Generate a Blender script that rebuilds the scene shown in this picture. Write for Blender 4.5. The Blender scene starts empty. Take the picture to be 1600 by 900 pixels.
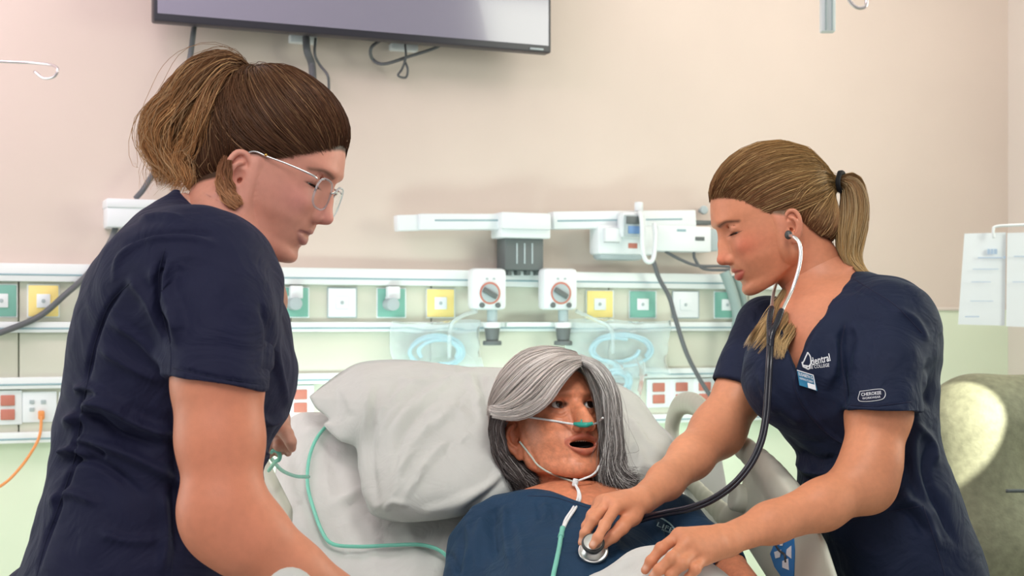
import bpy, bmesh, math, random
import numpy as np
from mathutils import Vector, Matrix
from mathutils.bvhtree import BVHTree

random.seed(7)
rng = np.random.RandomState(7)
SC = bpy.context.scene
COL = SC.collection
PI = math.pi

# ---------------------------------------------------------------- camera
FPX = 2222.0          # focal length in pixels of the 1600 x 900 frame
CAMZ = 1.25
cam_data = bpy.data.cameras.new('camera')
cam = bpy.data.objects.new('camera', cam_data)
COL.objects.link(cam)
cam.location = (0, 0, CAMZ)
cam.rotation_euler = (PI / 2, 0, 0)
cam_data.sensor_width = 36.0
cam_data.lens = 36.0 * FPX / 1600.0
cam_data.shift_y = 55.0 / 1600.0
cam_data.clip_start = 0.05
cam_data.dof.use_dof = True
cam_data.dof.focus_distance = 2.1
cam_data.dof.aperture_fstop = 10.0
SC.camera = cam

# ---------------------------------------------------------------- world, lights, exposure
world = bpy.data.worlds.new('world')
SC.world = world
world.use_nodes = True
world.node_tree.nodes['Background'].inputs[0].default_value = (0.93, 0.95, 1.0, 1)
world.node_tree.nodes['Background'].inputs[1].default_value = 0.50
SC.view_settings.view_transform = 'Standard'
SC.view_settings.look = 'None'
SC.view_settings.gamma = 1
SC.view_settings.use_curve_mapping = False
SC.view_settings.exposure = 0.0


def area_light(name, loc, target, size, power, color, size_y=None, spread=PI):
    d = bpy.data.lights.new(name, 'AREA')
    d.energy = power
    d.color = color
    d.size = size
    if size_y:
        d.shape = 'RECTANGLE'
        d.size_y = size_y
    d.spread = spread
    o = bpy.data.objects.new(name, d)
    COL.objects.link(o)
    o.location = loc
    o.rotation_euler = (Vector(target) - Vector(loc)).to_track_quat('-Z', 'Y').to_euler()
    return o


# soft white fill added under the ceiling, over the camera side of the bed
area_light('ceiling_fill', (-0.5, 0.3, 2.6), (0.1, 2.4, 0.9), 1.6, 23, (1.0, 0.96, 0.93), 1.0)
# unseen lights added near the back wall to wash its upper half pink
area_light('ceiling_fill', (-1.5, 2.6, 2.72), (-1.3, 4.0, 1.9), 1.5, 26, (1.0, 0.74, 0.86), 0.4)
area_light('ceiling_fill', (1.4, 3.9, 2.72), (1.4, 5.2, 1.5), 1.8, 15, (1.0, 0.90, 0.86), 0.4)
# unseen fill lights added behind the bed head to brighten the lower wall
area_light('low_wall_fill', (0.0, 3.45, 0.70), (0.0, 4.6, 0.85), 1.5, 7.5, (0.80, 1.0, 0.93), 0.3, 2.0)
area_light('low_wall_fill', (-1.5, 2.9, 0.55), (-1.6, 3.9, 0.70), 1.2, 1.6, (0.86, 1.0, 0.82), 0.3, 2.0)
# fill light added overhead to brighten the patient
area_light('patient_fill', (0.35, 1.35, 2.55), (0.10, 2.45, 1.05), 0.5, 1.9, (1.0, 0.97, 0.94), 0.5, 1.0)
# added key light on the left to shape the figures; daylight on the right
area_light('side_light', (-2.8, 2.2, 1.5), (0.2, 2.4, 1.0), 1.6, 20, (0.94, 1.0, 0.97), 1.3)
area_light('side_light', (2.7, 3.1, 1.7), (0.6, 2.3, 1.1), 1.4, 46, (0.96, 1.0, 0.86), 1.4)
# sunlight through a gap in the blinds on the right, a small patch on the recliner
d = bpy.data.lights.new('sun_beam', 'SPOT'); d.energy = 1500; d.color = (1.0, .97, .86); d.spot_size = math.radians(5.8); d.spot_blend = .08; d.shadow_soft_size = .01
o = bpy.data.objects.new('sun_beam', d); COL.objects.link(o); o.location = (2.3, .9, 2.4)
o.rotation_euler = (Vector((0.915, 3.12, 1.03)) - Vector(o.location)).to_track_quat('-Z', 'Y').to_euler()
# ---------------------------------------------------------------- placing helpers
def P(px, py, Y):
    """The point at depth Y (metres along +Y) that the photograph shows at pixel (px, py)."""
    return np.array([(px - 800.0) * Y / FPX, Y, CAMZ - (py - 505.0) * Y / FPX])


def proj(v):
    v = np.asarray(v, float)
    return np.stack([800 + FPX * v[..., 0] / v[..., 1], 505 - FPX * (v[..., 2] - CAMZ) / v[..., 1]], -1)


def on_plane(px, py, A, n):
    d = np.array([(px - 800.0) / FPX, 1.0, -(py - 505.0) / FPX])
    o = np.array([0, 0, CAMZ])
    A = np.asarray(A, float); n = np.asarray(n, float)
    return o + d * (np.dot(A - o, n) / np.dot(d, n))


def link(o, parent=None):
    COL.objects.link(o)
    if parent is not None:
        o.parent = parent
        o.matrix_parent_inverse = parent.matrix_world.inverted() if False else Matrix.Translation(-Vector(parent.location))
    return o


def thing(name, label, cat, loc=(0, 0, 0), group=None):
    o = bpy.data.objects.new(name, None)
    o.empty_display_size = 0.05
    COL.objects.link(o)
    o.location = tuple(loc)
    return tag(o, label, cat, group)


def tag(o, label, cat, group=None, kind=None):
    if label: o['label'] = label
    if cat: o['category'] = cat
    if group: o['group'] = group
    if kind: o['kind'] = kind
    return o


# ---------------------------------------------------------------- materials
def nodes_of(m):
    m.use_nodes = True
    nt = m.node_tree
    return nt, nt.nodes, nt.links, nt.nodes['Principled BSDF']


def mat(name, color, rough=0.6, metal=0.0, spec=0.5, noise=0.0, nscale=20, bump=0.0, bscale=200, sss=0.0,
        trans=0.0, attr=False, emit=None, sheen=0.0, coat=0.0, ior=1.45, alpha=1.0, detail=3, sssr=(1, .35, .2)):
    m = bpy.data.materials.new(name)
    nt, N, L, b = nodes_of(m)
    b.inputs['Roughness'].default_value = rough
    b.inputs['Metallic'].default_value = metal
    b.inputs['Specular IOR Level'].default_value = spec
    b.inputs['IOR'].default_value = ior
    c4 = tuple(color) + (1,)
    b.inputs['Base Color'].default_value = c4
    src = None
    if attr:
        a = N.new('ShaderNodeAttribute'); a.attribute_name = 'Col'
        src = a.outputs['Color']
    tc = N.new('ShaderNodeTexCoord')
    if noise > 0:
        n = N.new('ShaderNodeTexNoise'); n.inputs['Scale'].default_value = nscale; n.inputs['Detail'].default_value = detail
        L.new(tc.outputs['Object'], n.inputs['Vector'])
        r = N.new('ShaderNodeMapRange')
        r.inputs['From Min'].default_value = .3; r.inputs['From Max'].default_value = .7
        r.inputs['To Min'].default_value = 1 - noise; r.inputs['To Max'].default_value = 1 + noise
        L.new(n.outputs['Fac'], r.inputs['Value'])
        mx = N.new('ShaderNodeVectorMath'); mx.operation = 'SCALE'
        if src is not None: L.new(src, mx.inputs[0])
        else: mx.inputs[0].default_value = tuple(color)
        L.new(r.outputs['Result'], mx.inputs['Scale'])
        src = mx.outputs['Vector']
    if src is not None: L.new(src, b.inputs['Base Color'])
    if bump > 0:
        n = N.new('ShaderNodeTexNoise'); n.inputs['Scale'].default_value = bscale; n.inputs['Detail'].default_value = 2
        L.new(tc.outputs['Object'], n.inputs['Vector'])
        bp = N.new('ShaderNodeBump'); bp.inputs['Strength'].default_value = bump; bp.inputs['Distance'].default_value = 0.002
        L.new(n.outputs['Fac'], bp.inputs['Height']); L.new(bp.outputs['Normal'], b.inputs['Normal'])
    if sss > 0:
        b.inputs['Subsurface Weight'].default_value = sss
        b.inputs['Subsurface Radius'].default_value = sssr
        b.inputs['Subsurface Scale'].default_value = 0.006
    if trans > 0: b.inputs['Transmission Weight'].default_value = trans
    if sheen > 0: b.inputs['Sheen Weight'].default_value = sheen
    if coat > 0: b.inputs['Coat Weight'].default_value = coat
    if alpha < 1: b.inputs['Alpha'].default_value = alpha
    if emit:
        b.inputs['Emission Color'].default_value = tuple(emit[:3]) + (1,)
        b.inputs['Emission Strength'].default_value = emit[3]
    return m


# ---------------------------------------------------------------- mesh helpers
def np_mesh(name, V, F, material=None, parent=None, smooth=True, col=None):
    """V (n,3), F (m,3|4) -> one mesh object; col (n,3) becomes the point colour attribute Col."""
    me = bpy.data.meshes.new(name)
    V = np.asarray(V, np.float32); F = np.asarray(F, np.int32)
    k = F.shape[1]
    me.vertices.add(len(V)); me.vertices.foreach_set('co', V.ravel())
    me.loops.add(F.size); me.loops.foreach_set('vertex_index', F.ravel())
    me.polygons.add(len(F))
    me.polygons.foreach_set('loop_start', np.arange(0, F.size, k, dtype=np.int32))
    me.polygons.foreach_set('loop_total', np.full(len(F), k, np.int32))
    me.update(calc_edges=True)
    if smooth: me.polygons.foreach_set('use_smooth', np.ones(len(F), bool))
    if col is not None:
        a = me.attributes.new('Col', 'FLOAT_COLOR', 'POINT')
        c = np.ones((len(V), 4), np.float32); c[:, :3] = col
        a.data.foreach_set('color', c.ravel())
    if material: me.materials.append(material)
    o = bpy.data.objects.new(name, me)
    return link(o, parent)


def from_bm(name, bm, material, parent=None, smooth=True, angle=None):
    bmesh.ops.recalc_face_normals(bm, faces=bm.faces)
    me = bpy.data.meshes.new(name)
    bm.to_mesh(me); bm.free()
    if smooth:
        me.polygons.foreach_set('use_smooth', np.ones(len(me.polygons), bool))
        if angle is not None:
            me.set_sharp_from_angle(angle=angle)
    if material: me.materials.append(material)
    o = bpy.data.objects.new(name, me)
    return link(o, parent)


def frame_of(fwd, up=(0, 0, 1)):
    f = Vector(fwd).normalized(); u = Vector(up)
    x = f.cross(u).normalized(); u2 = x.cross(f).normalized()
    return np.array([x, f, u2]).T   # columns: right, forward, up


def box(name, c, size, material, parent=None, R=None, bevel=0.004, seg=2):
    """a bevelled box: centre c, full sizes, R = 3x3 rotation (columns = axes)"""
    bm = bmesh.new()
    bmesh.ops.create_cube(bm, size=1)
    bmesh.ops.scale(bm, vec=size, verts=bm.verts)
    if bevel > 0:
        bmesh.ops.bevel(bm, geom=bm.edges[:], offset=min(bevel, min(size) * .45), segments=seg, affect='EDGES', profile=.5)
    M = Matrix.Translation(Vector(c))
    if R is not None: M = M @ Matrix(np.asarray(R).tolist()).to_4x4()
    bmesh.ops.transform(bm, matrix=M, verts=bm.verts)
    return from_bm(name, bm, material, parent, True, math.radians(40))


def catmull(pts, n=8):
    pts = np.asarray(pts, float)
    if len(pts) < 3:
        t = np.linspace(0, 1, n + 1)[:, None]
        return pts[0] * (1 - t) + pts[-1] * t
    p = np.vstack([2 * pts[0] - pts[1], pts, 2 * pts[-1] - pts[-2]])
    out = []
    for i in range(1, len(p) - 2):
        t = np.linspace(0, 1, n, endpoint=False)[:, None]
        a, b, c, d = p[i - 1], p[i], p[i + 1], p[i + 2]
        out.append(.5 * ((2 * b) + (-a + c) * t + (2 * a - 5 * b + 4 * c - d) * t ** 2 + (-a + 3 * b - 3 * c + d) * t ** 3))
    out.append(pts[-1:])
    return np.vstack(out)


def tube_arrays(pts, rad, seg=10, flat=None, cap=True):
    pts = np.asarray(pts, float); n = len(pts)
    rad = np.broadcast_to(np.asarray(rad, float), (n,))
    T = np.gradient(pts, axis=0); T /= np.linalg.norm(T, axis=1)[:, None] + 1e-9
    up = np.array([0, 0, 1.0]) if abs(T[0, 2]) < .9 else np.array([1.0, 0, 0])
    N0 = np.cross(T[0], up); N0 /= np.linalg.norm(N0)
    Ns = [N0]
    for i in range(1, n):
        v = Ns[-1] - T[i] * np.dot(Ns[-1], T[i]); Ns.append(v / (np.linalg.norm(v) + 1e-9))
    Ns = np.array(Ns); B = np.cross(T, Ns)
    a = np.linspace(0, 2 * PI, seg, endpoint=False)
    ring = pts[:, None] + rad[:, None, None] * (np.cos(a)[None, :, None] * Ns[:, None] + np.sin(a)[None, :, None] * B[:, None])
    V = ring.reshape(-1, 3)
    i = np.arange(n - 1)[:, None] * seg; j = np.arange(seg)[None]; j2 = (j + 1) % seg
    F = np.stack([i + j, i + j2, i + seg + j2, i + seg + j], -1).reshape(-1, 4)
    if cap:
        V = np.vstack([V, pts[0], pts[-1]]); c0 = n * seg; c1 = c0 + 1
        jj = np.arange(seg); k2 = (jj + 1) % seg
        F = np.vstack([F, np.stack([np.full(seg, c0), k2, jj, jj], -1), np.stack([np.full(seg, c1), (n - 1) * seg + jj, (n - 1) * seg + k2, (n - 1) * seg + k2], -1)])
    return V, F


def tube(name, pts, rad, material, parent=None, seg=10, smooth_n=8, spline=True):
    p = catmull(pts, smooth_n) if spline else np.asarray(pts, float)
    if spline and np.ndim(rad) > 0:
        rad = np.interp(np.linspace(0, 1, len(p)), np.linspace(0, 1, len(rad)), rad)
    V, F = tube_arrays(p, rad, seg)
    # degenerate cap quads -> build through bmesh
    bm = bmesh.new()
    vs = [bm.verts.new(v) for v in V]
    for f in F:
        ids = list(dict.fromkeys(f.tolist()))
        try: bm.faces.new([vs[q] for q in ids])
        except ValueError: pass
    return from_bm(name, bm, material, parent)


def prism(name, poly, n, depth, material, parent=None, bevel=0.0, seg=2):
    """3-D polygon (list of points) pushed back by depth along n."""
    bm = bmesh.new()
    vs = [bm.verts.new(tuple(p)) for p in poly]
    f = bm.faces.new(vs)
    r = bmesh.ops.extrude_face_region(bm, geom=[f])
    mv = [v for v in r['geom'] if isinstance(v, bmesh.types.BMVert)]
    bmesh.ops.translate(bm, vec=Vector(n) * depth, verts=mv)
    if bevel > 0:
        bmesh.ops.bevel(bm, geom=bm.edges[:], offset=bevel, segments=seg, affect='EDGES', profile=.5)
    return from_bm(name, bm, material, parent, True, math.radians(40))


def disc(name, c, axis, r, depth, material, parent=None, seg=32, bevel=0.0, r2=None):
    """cylinder centred on c, its far end r2 wide"""
    bm = bmesh.new()
    bmesh.ops.create_cone(bm, cap_ends=True, segments=seg, radius1=r, radius2=r if r2 is None else r2, depth=depth)
    if bevel > 0:
        e = [x for x in bm.edges if len(x.link_faces) == 2 and any(len(f.verts) > 4 for f in x.link_faces)]
        bmesh.ops.bevel(bm, geom=e, offset=bevel, segments=3, affect='EDGES', profile=.5)
    q = Vector(axis).to_track_quat('Z', 'Y').to_matrix().to_4x4()
    bmesh.ops.transform(bm, matrix=Matrix.Translation(Vector(c)) @ q, verts=bm.verts)
    return from_bm(name, bm, material, parent, True, math.radians(40))


# ---------------------------------------------------------------- distance fields and their surface
def smin(a, b, k):
    if k <= 0: return np.minimum(a, b)
    h = np.maximum(k - np.abs(a - b), 0) / k
    return np.minimum(a, b) - h * h * k * .25


def smax(a, b, k): return -smin(-a, -b, k)


def ell(c, r, R=None):
    c = np.asarray(c, float); r = np.asarray(r, float)
    R = None if R is None else np.asarray(R, float)
    def f(X, Y, Z):
        x, y, z = X - c[0], Y - c[1], Z - c[2]
        if R is not None:
            x, y, z = (R[0, 0] * x + R[1, 0] * y + R[2, 0] * z, R[0, 1] * x + R[1, 1] * y + R[2, 1] * z, R[0, 2] * x + R[1, 2] * y + R[2, 2] * z)
        k0 = np.sqrt((x / r[0]) ** 2 + (y / r[1]) ** 2 + (z / r[2]) ** 2)
        k1 = np.sqrt((x / r[0] ** 2) ** 2 + (y / r[1] ** 2) ** 2 + (z / r[2] ** 2) ** 2) + 1e-6
        return k0 * (k0 - 1) / k1
    m = r.max() if R is not None else r
    return f, c - m, c + m


def cap(a, b, ra, rb=None, flat=None):
    """round cone; flat = (axis, factor): the section is squeezed by factor along axis"""
    a = np.asarray(a, float); b = np.asarray(b, float); rb = ra if rb is None else rb
    ba = b - a; L2 = max(float(ba @ ba), 1e-12)
    fx = None
    if flat is not None:
        fx = np.asarray(flat[0], float); fx = fx / np.linalg.norm(fx); s = flat[1]
    def f(X, Y, Z):
        x, y, z = X - a[0], Y - a[1], Z - a[2]
        t = np.clip((x * ba[0] + y * ba[1] + z * ba[2]) / L2, 0, 1)
        x, y, z = x - t * ba[0], y - t * ba[1], z - t * ba[2]
        if fx is not None:
            q = (x * fx[0] + y * fx[1] + z * fx[2]) * (1 / s - 1)
            x, y, z = x + q * fx[0], y + q * fx[1], z + q * fx[2]
        return np.sqrt(x * x + y * y + z * z) - (ra + (rb - ra) * t)
    m = max(ra, rb)
    return f, np.minimum(a, b) - m, np.maximum(a, b) + m


def chain(pts, rs, flat=None):
    return [cap(pts[i], pts[i + 1], rs[i], rs[i + 1], flat) for i in range(len(pts) - 1)]


def stack(rows, nexp=2.0):
    """body of stacked sections: rows of (z, cx, cy, a, b, yaw) ; section is a superellipse"""
    rows = np.asarray(sorted(rows, key=lambda r: r[0]), float)
    zs = rows[:, 0]
    def f(X, Y, Z):
        z = np.clip(Z, zs[0], zs[-1])
        # smooth interpolation: cubic through resampled table
        g = [smooth_interp(z, zs, rows[:, k]) for k in range(1, 6)]
        x, y = X - g[0], Y - g[1]
        c, s = np.cos(g[4]), np.sin(g[4])
        x, y = c * x + s * y, -s * x + c * y
        q = (np.abs(x / g[2]) ** nexp + np.abs(y / g[3]) ** nexp) ** (1 / nexp)
        d = (q - 1) * np.minimum(g[2], g[3]) * .92
        dz = np.maximum(Z - zs[-1], zs[0] - Z)
        return np.where(dz > 0, np.sqrt(np.maximum(d, 0) ** 2 + dz ** 2) + np.minimum(d, 0) * 0, d)
    m = rows[:, 3:5].max()
    lo = np.array([(rows[:, 1] - m).min(), (rows[:, 2] - m).min(), zs[0]])
    hi = np.array([(rows[:, 1] + m).max(), (rows[:, 2] + m).max(), zs[-1]])
    return f, lo, hi


def smooth_interp(z, zs, vs):
    t = np.linspace(zs[0], zs[-1], 200)
    v = np.interp(t, zs, vs)
    k = max(1, int(200 / len(zs) * .45))
    ker = np.hanning(2 * k + 3)[1:-1]; ker /= ker.sum()
    vp = np.concatenate([np.full(len(ker) // 2, v[0]), v, np.full(len(ker) // 2, v[-1])])
    v = np.convolve(vp, ker, 'valid')
    return np.interp(z, t, v)


class Field:
    def __init__(s, lo, hi, h):
        s.lo = np.asarray(lo, float); s.h = h
        s.n = np.ceil((np.asarray(hi, float) - s.lo) / h).astype(int) + 1
        s.v = np.full(s.n, 1.0, np.float32)
        s.ax = [(s.lo[i] + np.arange(s.n[i]) * h).astype(np.float32) for i in range(3)]

    def sub(s, lo, hi):
        a = np.clip(np.floor((np.asarray(lo) - s.lo) / s.h).astype(int), 0, s.n)
        b = np.clip(np.ceil((np.asarray(hi) - s.lo) / s.h).astype(int) + 1, 0, s.n)
        sl = tuple(slice(a[i], b[i]) for i in range(3))
        X = s.ax[0][sl[0]][:, None, None]; Y = s.ax[1][sl[1]][None, :, None]; Z = s.ax[2][sl[2]][None, None, :]
        return sl, X, Y, Z

    def add(s, prim, k=.008, op='u'):
        if isinstance(prim, list):
            for p in prim: s.add(p, k, op)
            return s
        f, lo, hi = prim
        m = k + 4 * s.h + .004
        sl, X, Y, Z = s.sub(lo - m, hi + m)
        if s.v[sl].size == 0: return s
        d = f(X, Y, Z)
        s.v[sl] = smin(s.v[sl], d, k) if op == 'u' else smax(s.v[sl], -d, k)
        return s

    def cut(s, prim, k=.004): return s.add(prim, k, 'c')

    def clip(s, p, n, k=.002):
        """keep the side of the plane that n points away from"""
        n = np.asarray(n, float); n = n / np.linalg.norm(n); p = np.asarray(p, float)
        X = s.ax[0][:, None, None]; Y = s.ax[1][None, :, None]; Z = s.ax[2][None, None, :]
        d = (X - p[0]) * n[0] + (Y - p[1]) * n[1] + (Z - p[2]) * n[2]
        s.v = smax(s.v, d.astype(np.float32), k)
        return s

    def blend(s, prims, plane=None, k=.01, kk=.01):
        """union of prims, cut by a plane (point, normal), then melted into this field"""
        lo = np.min([p[1] for p in prims], 0) - k - .01; hi = np.max([p[2] for p in prims], 0) + k + .01
        sl, X, Y, Z = s.sub(lo, hi)
        d = None
        for f, _, _ in prims:
            e = f(X, Y, Z); d = e if d is None else smin(d, e, kk)
        if plane is not None:
            n = np.asarray(plane[1], float); n = n / np.linalg.norm(n); p = plane[0]
            d = smax(d, (X - p[0]) * n[0] + (Y - p[1]) * n[1] + (Z - p[2]) * n[2], .003)
        s.v[sl] = smin(s.v[sl], d.astype(np.float32), k)
        return s

    def mesh(s, relax=2):
        v = s.v
        for ax in range(3):    # close the surface at the border of the grid
            i0 = [slice(None)] * 3; i1 = [slice(None)] * 3
            i0[ax] = 0; i1[ax] = -1
            v[tuple(i0)] = np.maximum(v[tuple(i0)], s.h * .5); v[tuple(i1)] = np.maximum(v[tuple(i1)], s.h * .5)
        ins = v < 0
        nx, ny, nz = v.shape
        cnt = np.zeros((nx - 1, ny - 1, nz - 1), np.uint8)
        for dx in (0, 1):
            for dy in (0, 1):
                for dz in (0, 1):
                    cnt += ins[dx:nx - 1 + dx, dy:ny - 1 + dy, dz:nz - 1 + dz]
        act = (cnt > 0) & (cnt < 8)
        idx = np.argwhere(act)
        vid = np.full(act.shape, -1, np.int64); vid[act] = np.arange(len(idx))
        i, j, k = idx.T
        cv = {(a, b, c): v[i + a, j + b, k + c] for a in (0, 1) for b in (0, 1) for c in (0, 1)}
        acc = np.zeros((len(idx), 3)); w = np.zeros(len(idx))
        corners = list(cv)
        for a in range(8):
            for b in range(a + 1, 8):
                ca, cb = corners[a], corners[b]
                if sum(abs(ca[q] - cb[q]) for q in range(3)) != 1: continue
                va, vb = cv[ca], cv[cb]
                x = (va < 0) != (vb < 0)
                t = np.where(x, va / np.where(x, va - vb, 1), 0)
                for q in range(3):
                    acc[:, q] += np.where(x, ca[q] + (cb[q] - ca[q]) * t, 0)
                w += x
        Vt = (idx + acc / w[:, None]) * s.h + s.lo
        F = []
        for ax in range(3):
            sa = [slice(None)] * 3; sb = [slice(None)] * 3
            sa[ax] = slice(0, -1); sb[ax] = slice(1, None)
            x = ins[tuple(sa)] != ins[tuple(sb)]
            e = np.argwhere(x)
            o1, o2 = [q for q in range(3) if q != ax]
            ok = (e[:, o1] > 0) & (e[:, o2] > 0) & (e[:, o1] < v.shape[o1] - 1) & (e[:, o2] < v.shape[o2] - 1)
            e = e[ok]
            def cid(d1, d2):
                c = e.copy(); c[:, o1] -= d1; c[:, o2] -= d2
                return vid[c[:, 0], c[:, 1], c[:, 2]]
            q = np.stack([cid(1, 1), cid(0, 1), cid(0, 0), cid(1, 0)], -1)
            flip = ins[tuple(e.T)]
            if ax == 1: flip = ~flip
            q[~flip] = q[~flip][:, ::-1]
            F.append(q)
        F = np.vstack(F)
        for _ in range(relax):
            Vt = laplace(Vt, F, .5)
        return Vt, F


def laplace(V, F, lam=.5):
    n = len(V)
    acc = np.zeros((n, 3)); w = np.zeros(n)
    for a, b in ((0, 1), (1, 2), (2, 3), (3, 0)):
        p, q = F[:, a], F[:, b]
        for c in range(3):
            acc[:, c] += np.bincount(p, V[q, c], n) + np.bincount(q, V[p, c], n)
        w += np.bincount(p, minlength=n) + np.bincount(q, minlength=n)
    return V + lam * (acc / np.maximum(w, 1)[:, None] - V)


def normals(V, F):
    d1 = V[F[:, 2]] - V[F[:, 0]]; d2 = V[F[:, 3 % F.shape[1]]] - V[F[:, 1]]
    fn = np.cross(d1, d2)
    N = np.zeros_like(V)
    for c in range(3):
        for q in range(F.shape[1]):
            N[:, c] += np.bincount(F[:, q], fn[:, c], len(V))
    return N / (np.linalg.norm(N, axis=1)[:, None] + 1e-12)


def ev(prim, V):
    return prim[0](V[:, 0], V[:, 1], V[:, 2])


def seg_dist(Q, poly):
    """distance of 2-D points Q to a polyline, and the place along it (0..1)"""
    poly = np.asarray(poly, float); best = np.full(len(Q), 1e9); where = np.zeros(len(Q)); n = len(poly) - 1
    for i in range(n):
        a, b = poly[i], poly[i + 1]; ba = b - a
        t = np.clip(((Q - a) @ ba) / (ba @ ba + 1e-9), 0, 1)
        d = np.linalg.norm(Q - a - t[:, None] * ba, axis=1)
        m = d < best; best[m] = d[m]; where[m] = (i + t[m]) / n
    return best, where


def folds(V, N, lst, side=None):
    """cloth folds: each (polyline in photo pixels, width px, height m); raises or sinks the surface along its normal"""
    Q = proj(V); H = np.zeros(len(V))
    facing = np.clip(-(N[:, 1]) * 2 + .6, 0, 1) if side is None else side
    for poly, wd, hh in lst:
        c = catmull(poly, 5) if len(poly) > 2 else np.asarray(poly, float)
        lo = c.min(0) - 3 * wd; hi = c.max(0) + 3 * wd
        m = ((Q > lo) & (Q < hi)).all(1)
        if not m.any(): continue
        d, t = seg_dist(Q[m], c)
        taper = np.clip(np.minimum(t, 1 - t) * 5, 0, 1)
        taper = np.where(np.minimum(t, 1 - t) <= 0, 0, taper)
        H[m] += hh * np.exp(-(d / wd) ** 2) * np.maximum(taper, 0)
    return V + N * (H * facing)[:, None]


def vnoise(V, scale, seed=0, octaves=2):
    """cheap smooth noise: a sum of sines in random directions"""
    r = np.random.RandomState(seed); out = np.zeros(len(V))
    for o in range(octaves):
        for _ in range(7):
            d = r.normal(size=3); d /= np.linalg.norm(d)
            out += np.sin(V @ d * scale * (2 ** o) * r.uniform(.7, 1.4) + r.uniform(0, 6.28)) / (7 ** .5 * 2 ** o)
    return out


def merge(parts):
    Vs, Fs, Cs, o = [], [], [], 0
    for V, F, C in parts:
        Vs.append(V); Fs.append(F + o); Cs.append(C); o += len(V)
    return np.vstack(Vs), np.vstack(Fs), np.vstack(Cs)


def rows_px(rows, nY=None):
    """(py, left px, right px, Y, half depth[, yaw]) -> stack rows"""
    out = []
    for r in rows:
        py, l, rr, Y, b = r[:5]; yaw = r[5] if len(r) > 5 else 0.0
        a = (rr - l) / 2 * Y / FPX
        out.append((CAMZ - (py - 505) * Y / FPX, ((l + rr) / 2 - 800) * Y / FPX, Y, a, b, yaw))
    return out


# ---------------------------------------------------------------- strands of hair
def strands(name, Pts, rad, col, material, parent, taper=.25):
    """Pts (N,K,3) paths, rad (N,) radii, col (N,K,3) -> three-sided tapering strands in one mesh"""
    Nn, K, _ = Pts.shape
    T = np.gradient(Pts, axis=1); T /= np.linalg.norm(T, axis=2)[..., None] + 1e-9
    ref = np.array([.3, -1.0, .2]); ref /= np.linalg.norm(ref)
    A = np.cross(T, ref); A /= np.linalg.norm(A, axis=2)[..., None] + 1e-9
    B = np.cross(T, A)
    t = np.linspace(0, 1, K)
    prof = np.minimum(1, (1 - t) * 4 + taper) * np.minimum(1, t * 6 + .4)
    rr = rad[:, None] * prof[None]
    V = []
    for a in (PI / 2 - 1.9, PI / 2, PI / 2 + 1.9):
        V.append(Pts + rr[..., None] * (math.cos(a) * A + math.sin(a) * B))
    V = np.stack(V, 2)      # N,K,3sides,3
    base = (np.arange(Nn)[:, None] * K + np.arange(K - 1)[None]) * 3
    F = []
    for s in range(2):
        s2 = s + 1
        F.append(np.stack([base + s, base + s2, base + 3 + s2, base + 3 + s], -1).reshape(-1, 4))
    C = np.repeat(col[:, :, None, :], 3, axis=2).reshape(-1, 3)
    return np_mesh(name, V.reshape(-1, 3), np.vstack(F), material, parent, True, C)


def resample(paths, K):
    out = []
    for p in paths:
        p = np.asarray(p, float); s = np.concatenate([[0], np.cumsum(np.linalg.norm(np.diff(p, axis=0), axis=1))])
        t = np.linspace(0, s[-1], K)
        out.append(np.stack([np.interp(t, s, p[:, c]) for c in range(3)], -1))
    return np.array(out)


def grow_bundle(guides, n, K, rad_prof, r, wave=.0, wfreq=3, clump=12, jit=.3, flat=(1, 1)):
    """strands along guide curves: each strand takes one guide (or a mix of two neighbours) plus an offset in its section.
    rad_prof: bundle radius along the guide."""
    G = resample([catmull(g, 8) for g in guides], K)
    t = np.linspace(0, 1, K)
    rp = np.interp(t, np.linspace(0, 1, len(rad_prof)), rad_prof)
    m = len(G)
    a = r.randint(0, m, n); b = np.clip(a + r.choice([-1, 1], n), 0, m - 1); w = r.uniform(0, .5, n)[:, None, None]
    base = G[a] * (1 - w) + G[b] * w
    T = np.gradient(base, axis=1); T /= np.linalg.norm(T, axis=2)[..., None] + 1e-9
    ref = np.array([0.0, 1.0, 0.05]); A = np.cross(T, ref); A /= np.linalg.norm(A, axis=2)[..., None] + 1e-9
    B = np.cross(T, A)
    cl = r.randint(0, clump, n)
    ca = r.uniform(0, 2 * PI, clump); cr = np.sqrt(r.uniform(0, 1, clump))
    ang = ca[cl] + r.normal(0, jit, n); rad = np.clip(cr[cl] + r.normal(0, jit * .5, n), 0, 1.15)
    u = (rad * np.cos(ang))[:, None] * flat[0]; v = (rad * np.sin(ang))[:, None] * flat[1]
    ph = r.uniform(0, 6.28, clump)[cl][:, None] + r.normal(0, .35, n)[:, None]
    fr = wfreq * (1 + .15 * r.normal(size=clump))[cl][:, None]
    ww = wave * (t[None] ** .8)
    du = u * rp[None] + ww * np.sin(fr * 2 * PI * t[None] + ph)
    dv = v * rp[None] + ww * np.cos(fr * 2 * PI * t[None] * .8 + ph * 1.7)
    return base + du[..., None] * A + dv[..., None] * B


def trim(Pw, r, lo):
    """cut the strands to random lengths"""
    n, K, _ = Pw.shape
    q = r.uniform(lo, 1.0, n)[:, None] * np.linspace(0, K - 1, K)[None]
    i = np.minimum(q.astype(int), K - 2); f = (q - i)[..., None]; k = np.arange(n)[:, None]
    return Pw[k, i] * (1 - f) + Pw[k, i + 1] * f


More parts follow.
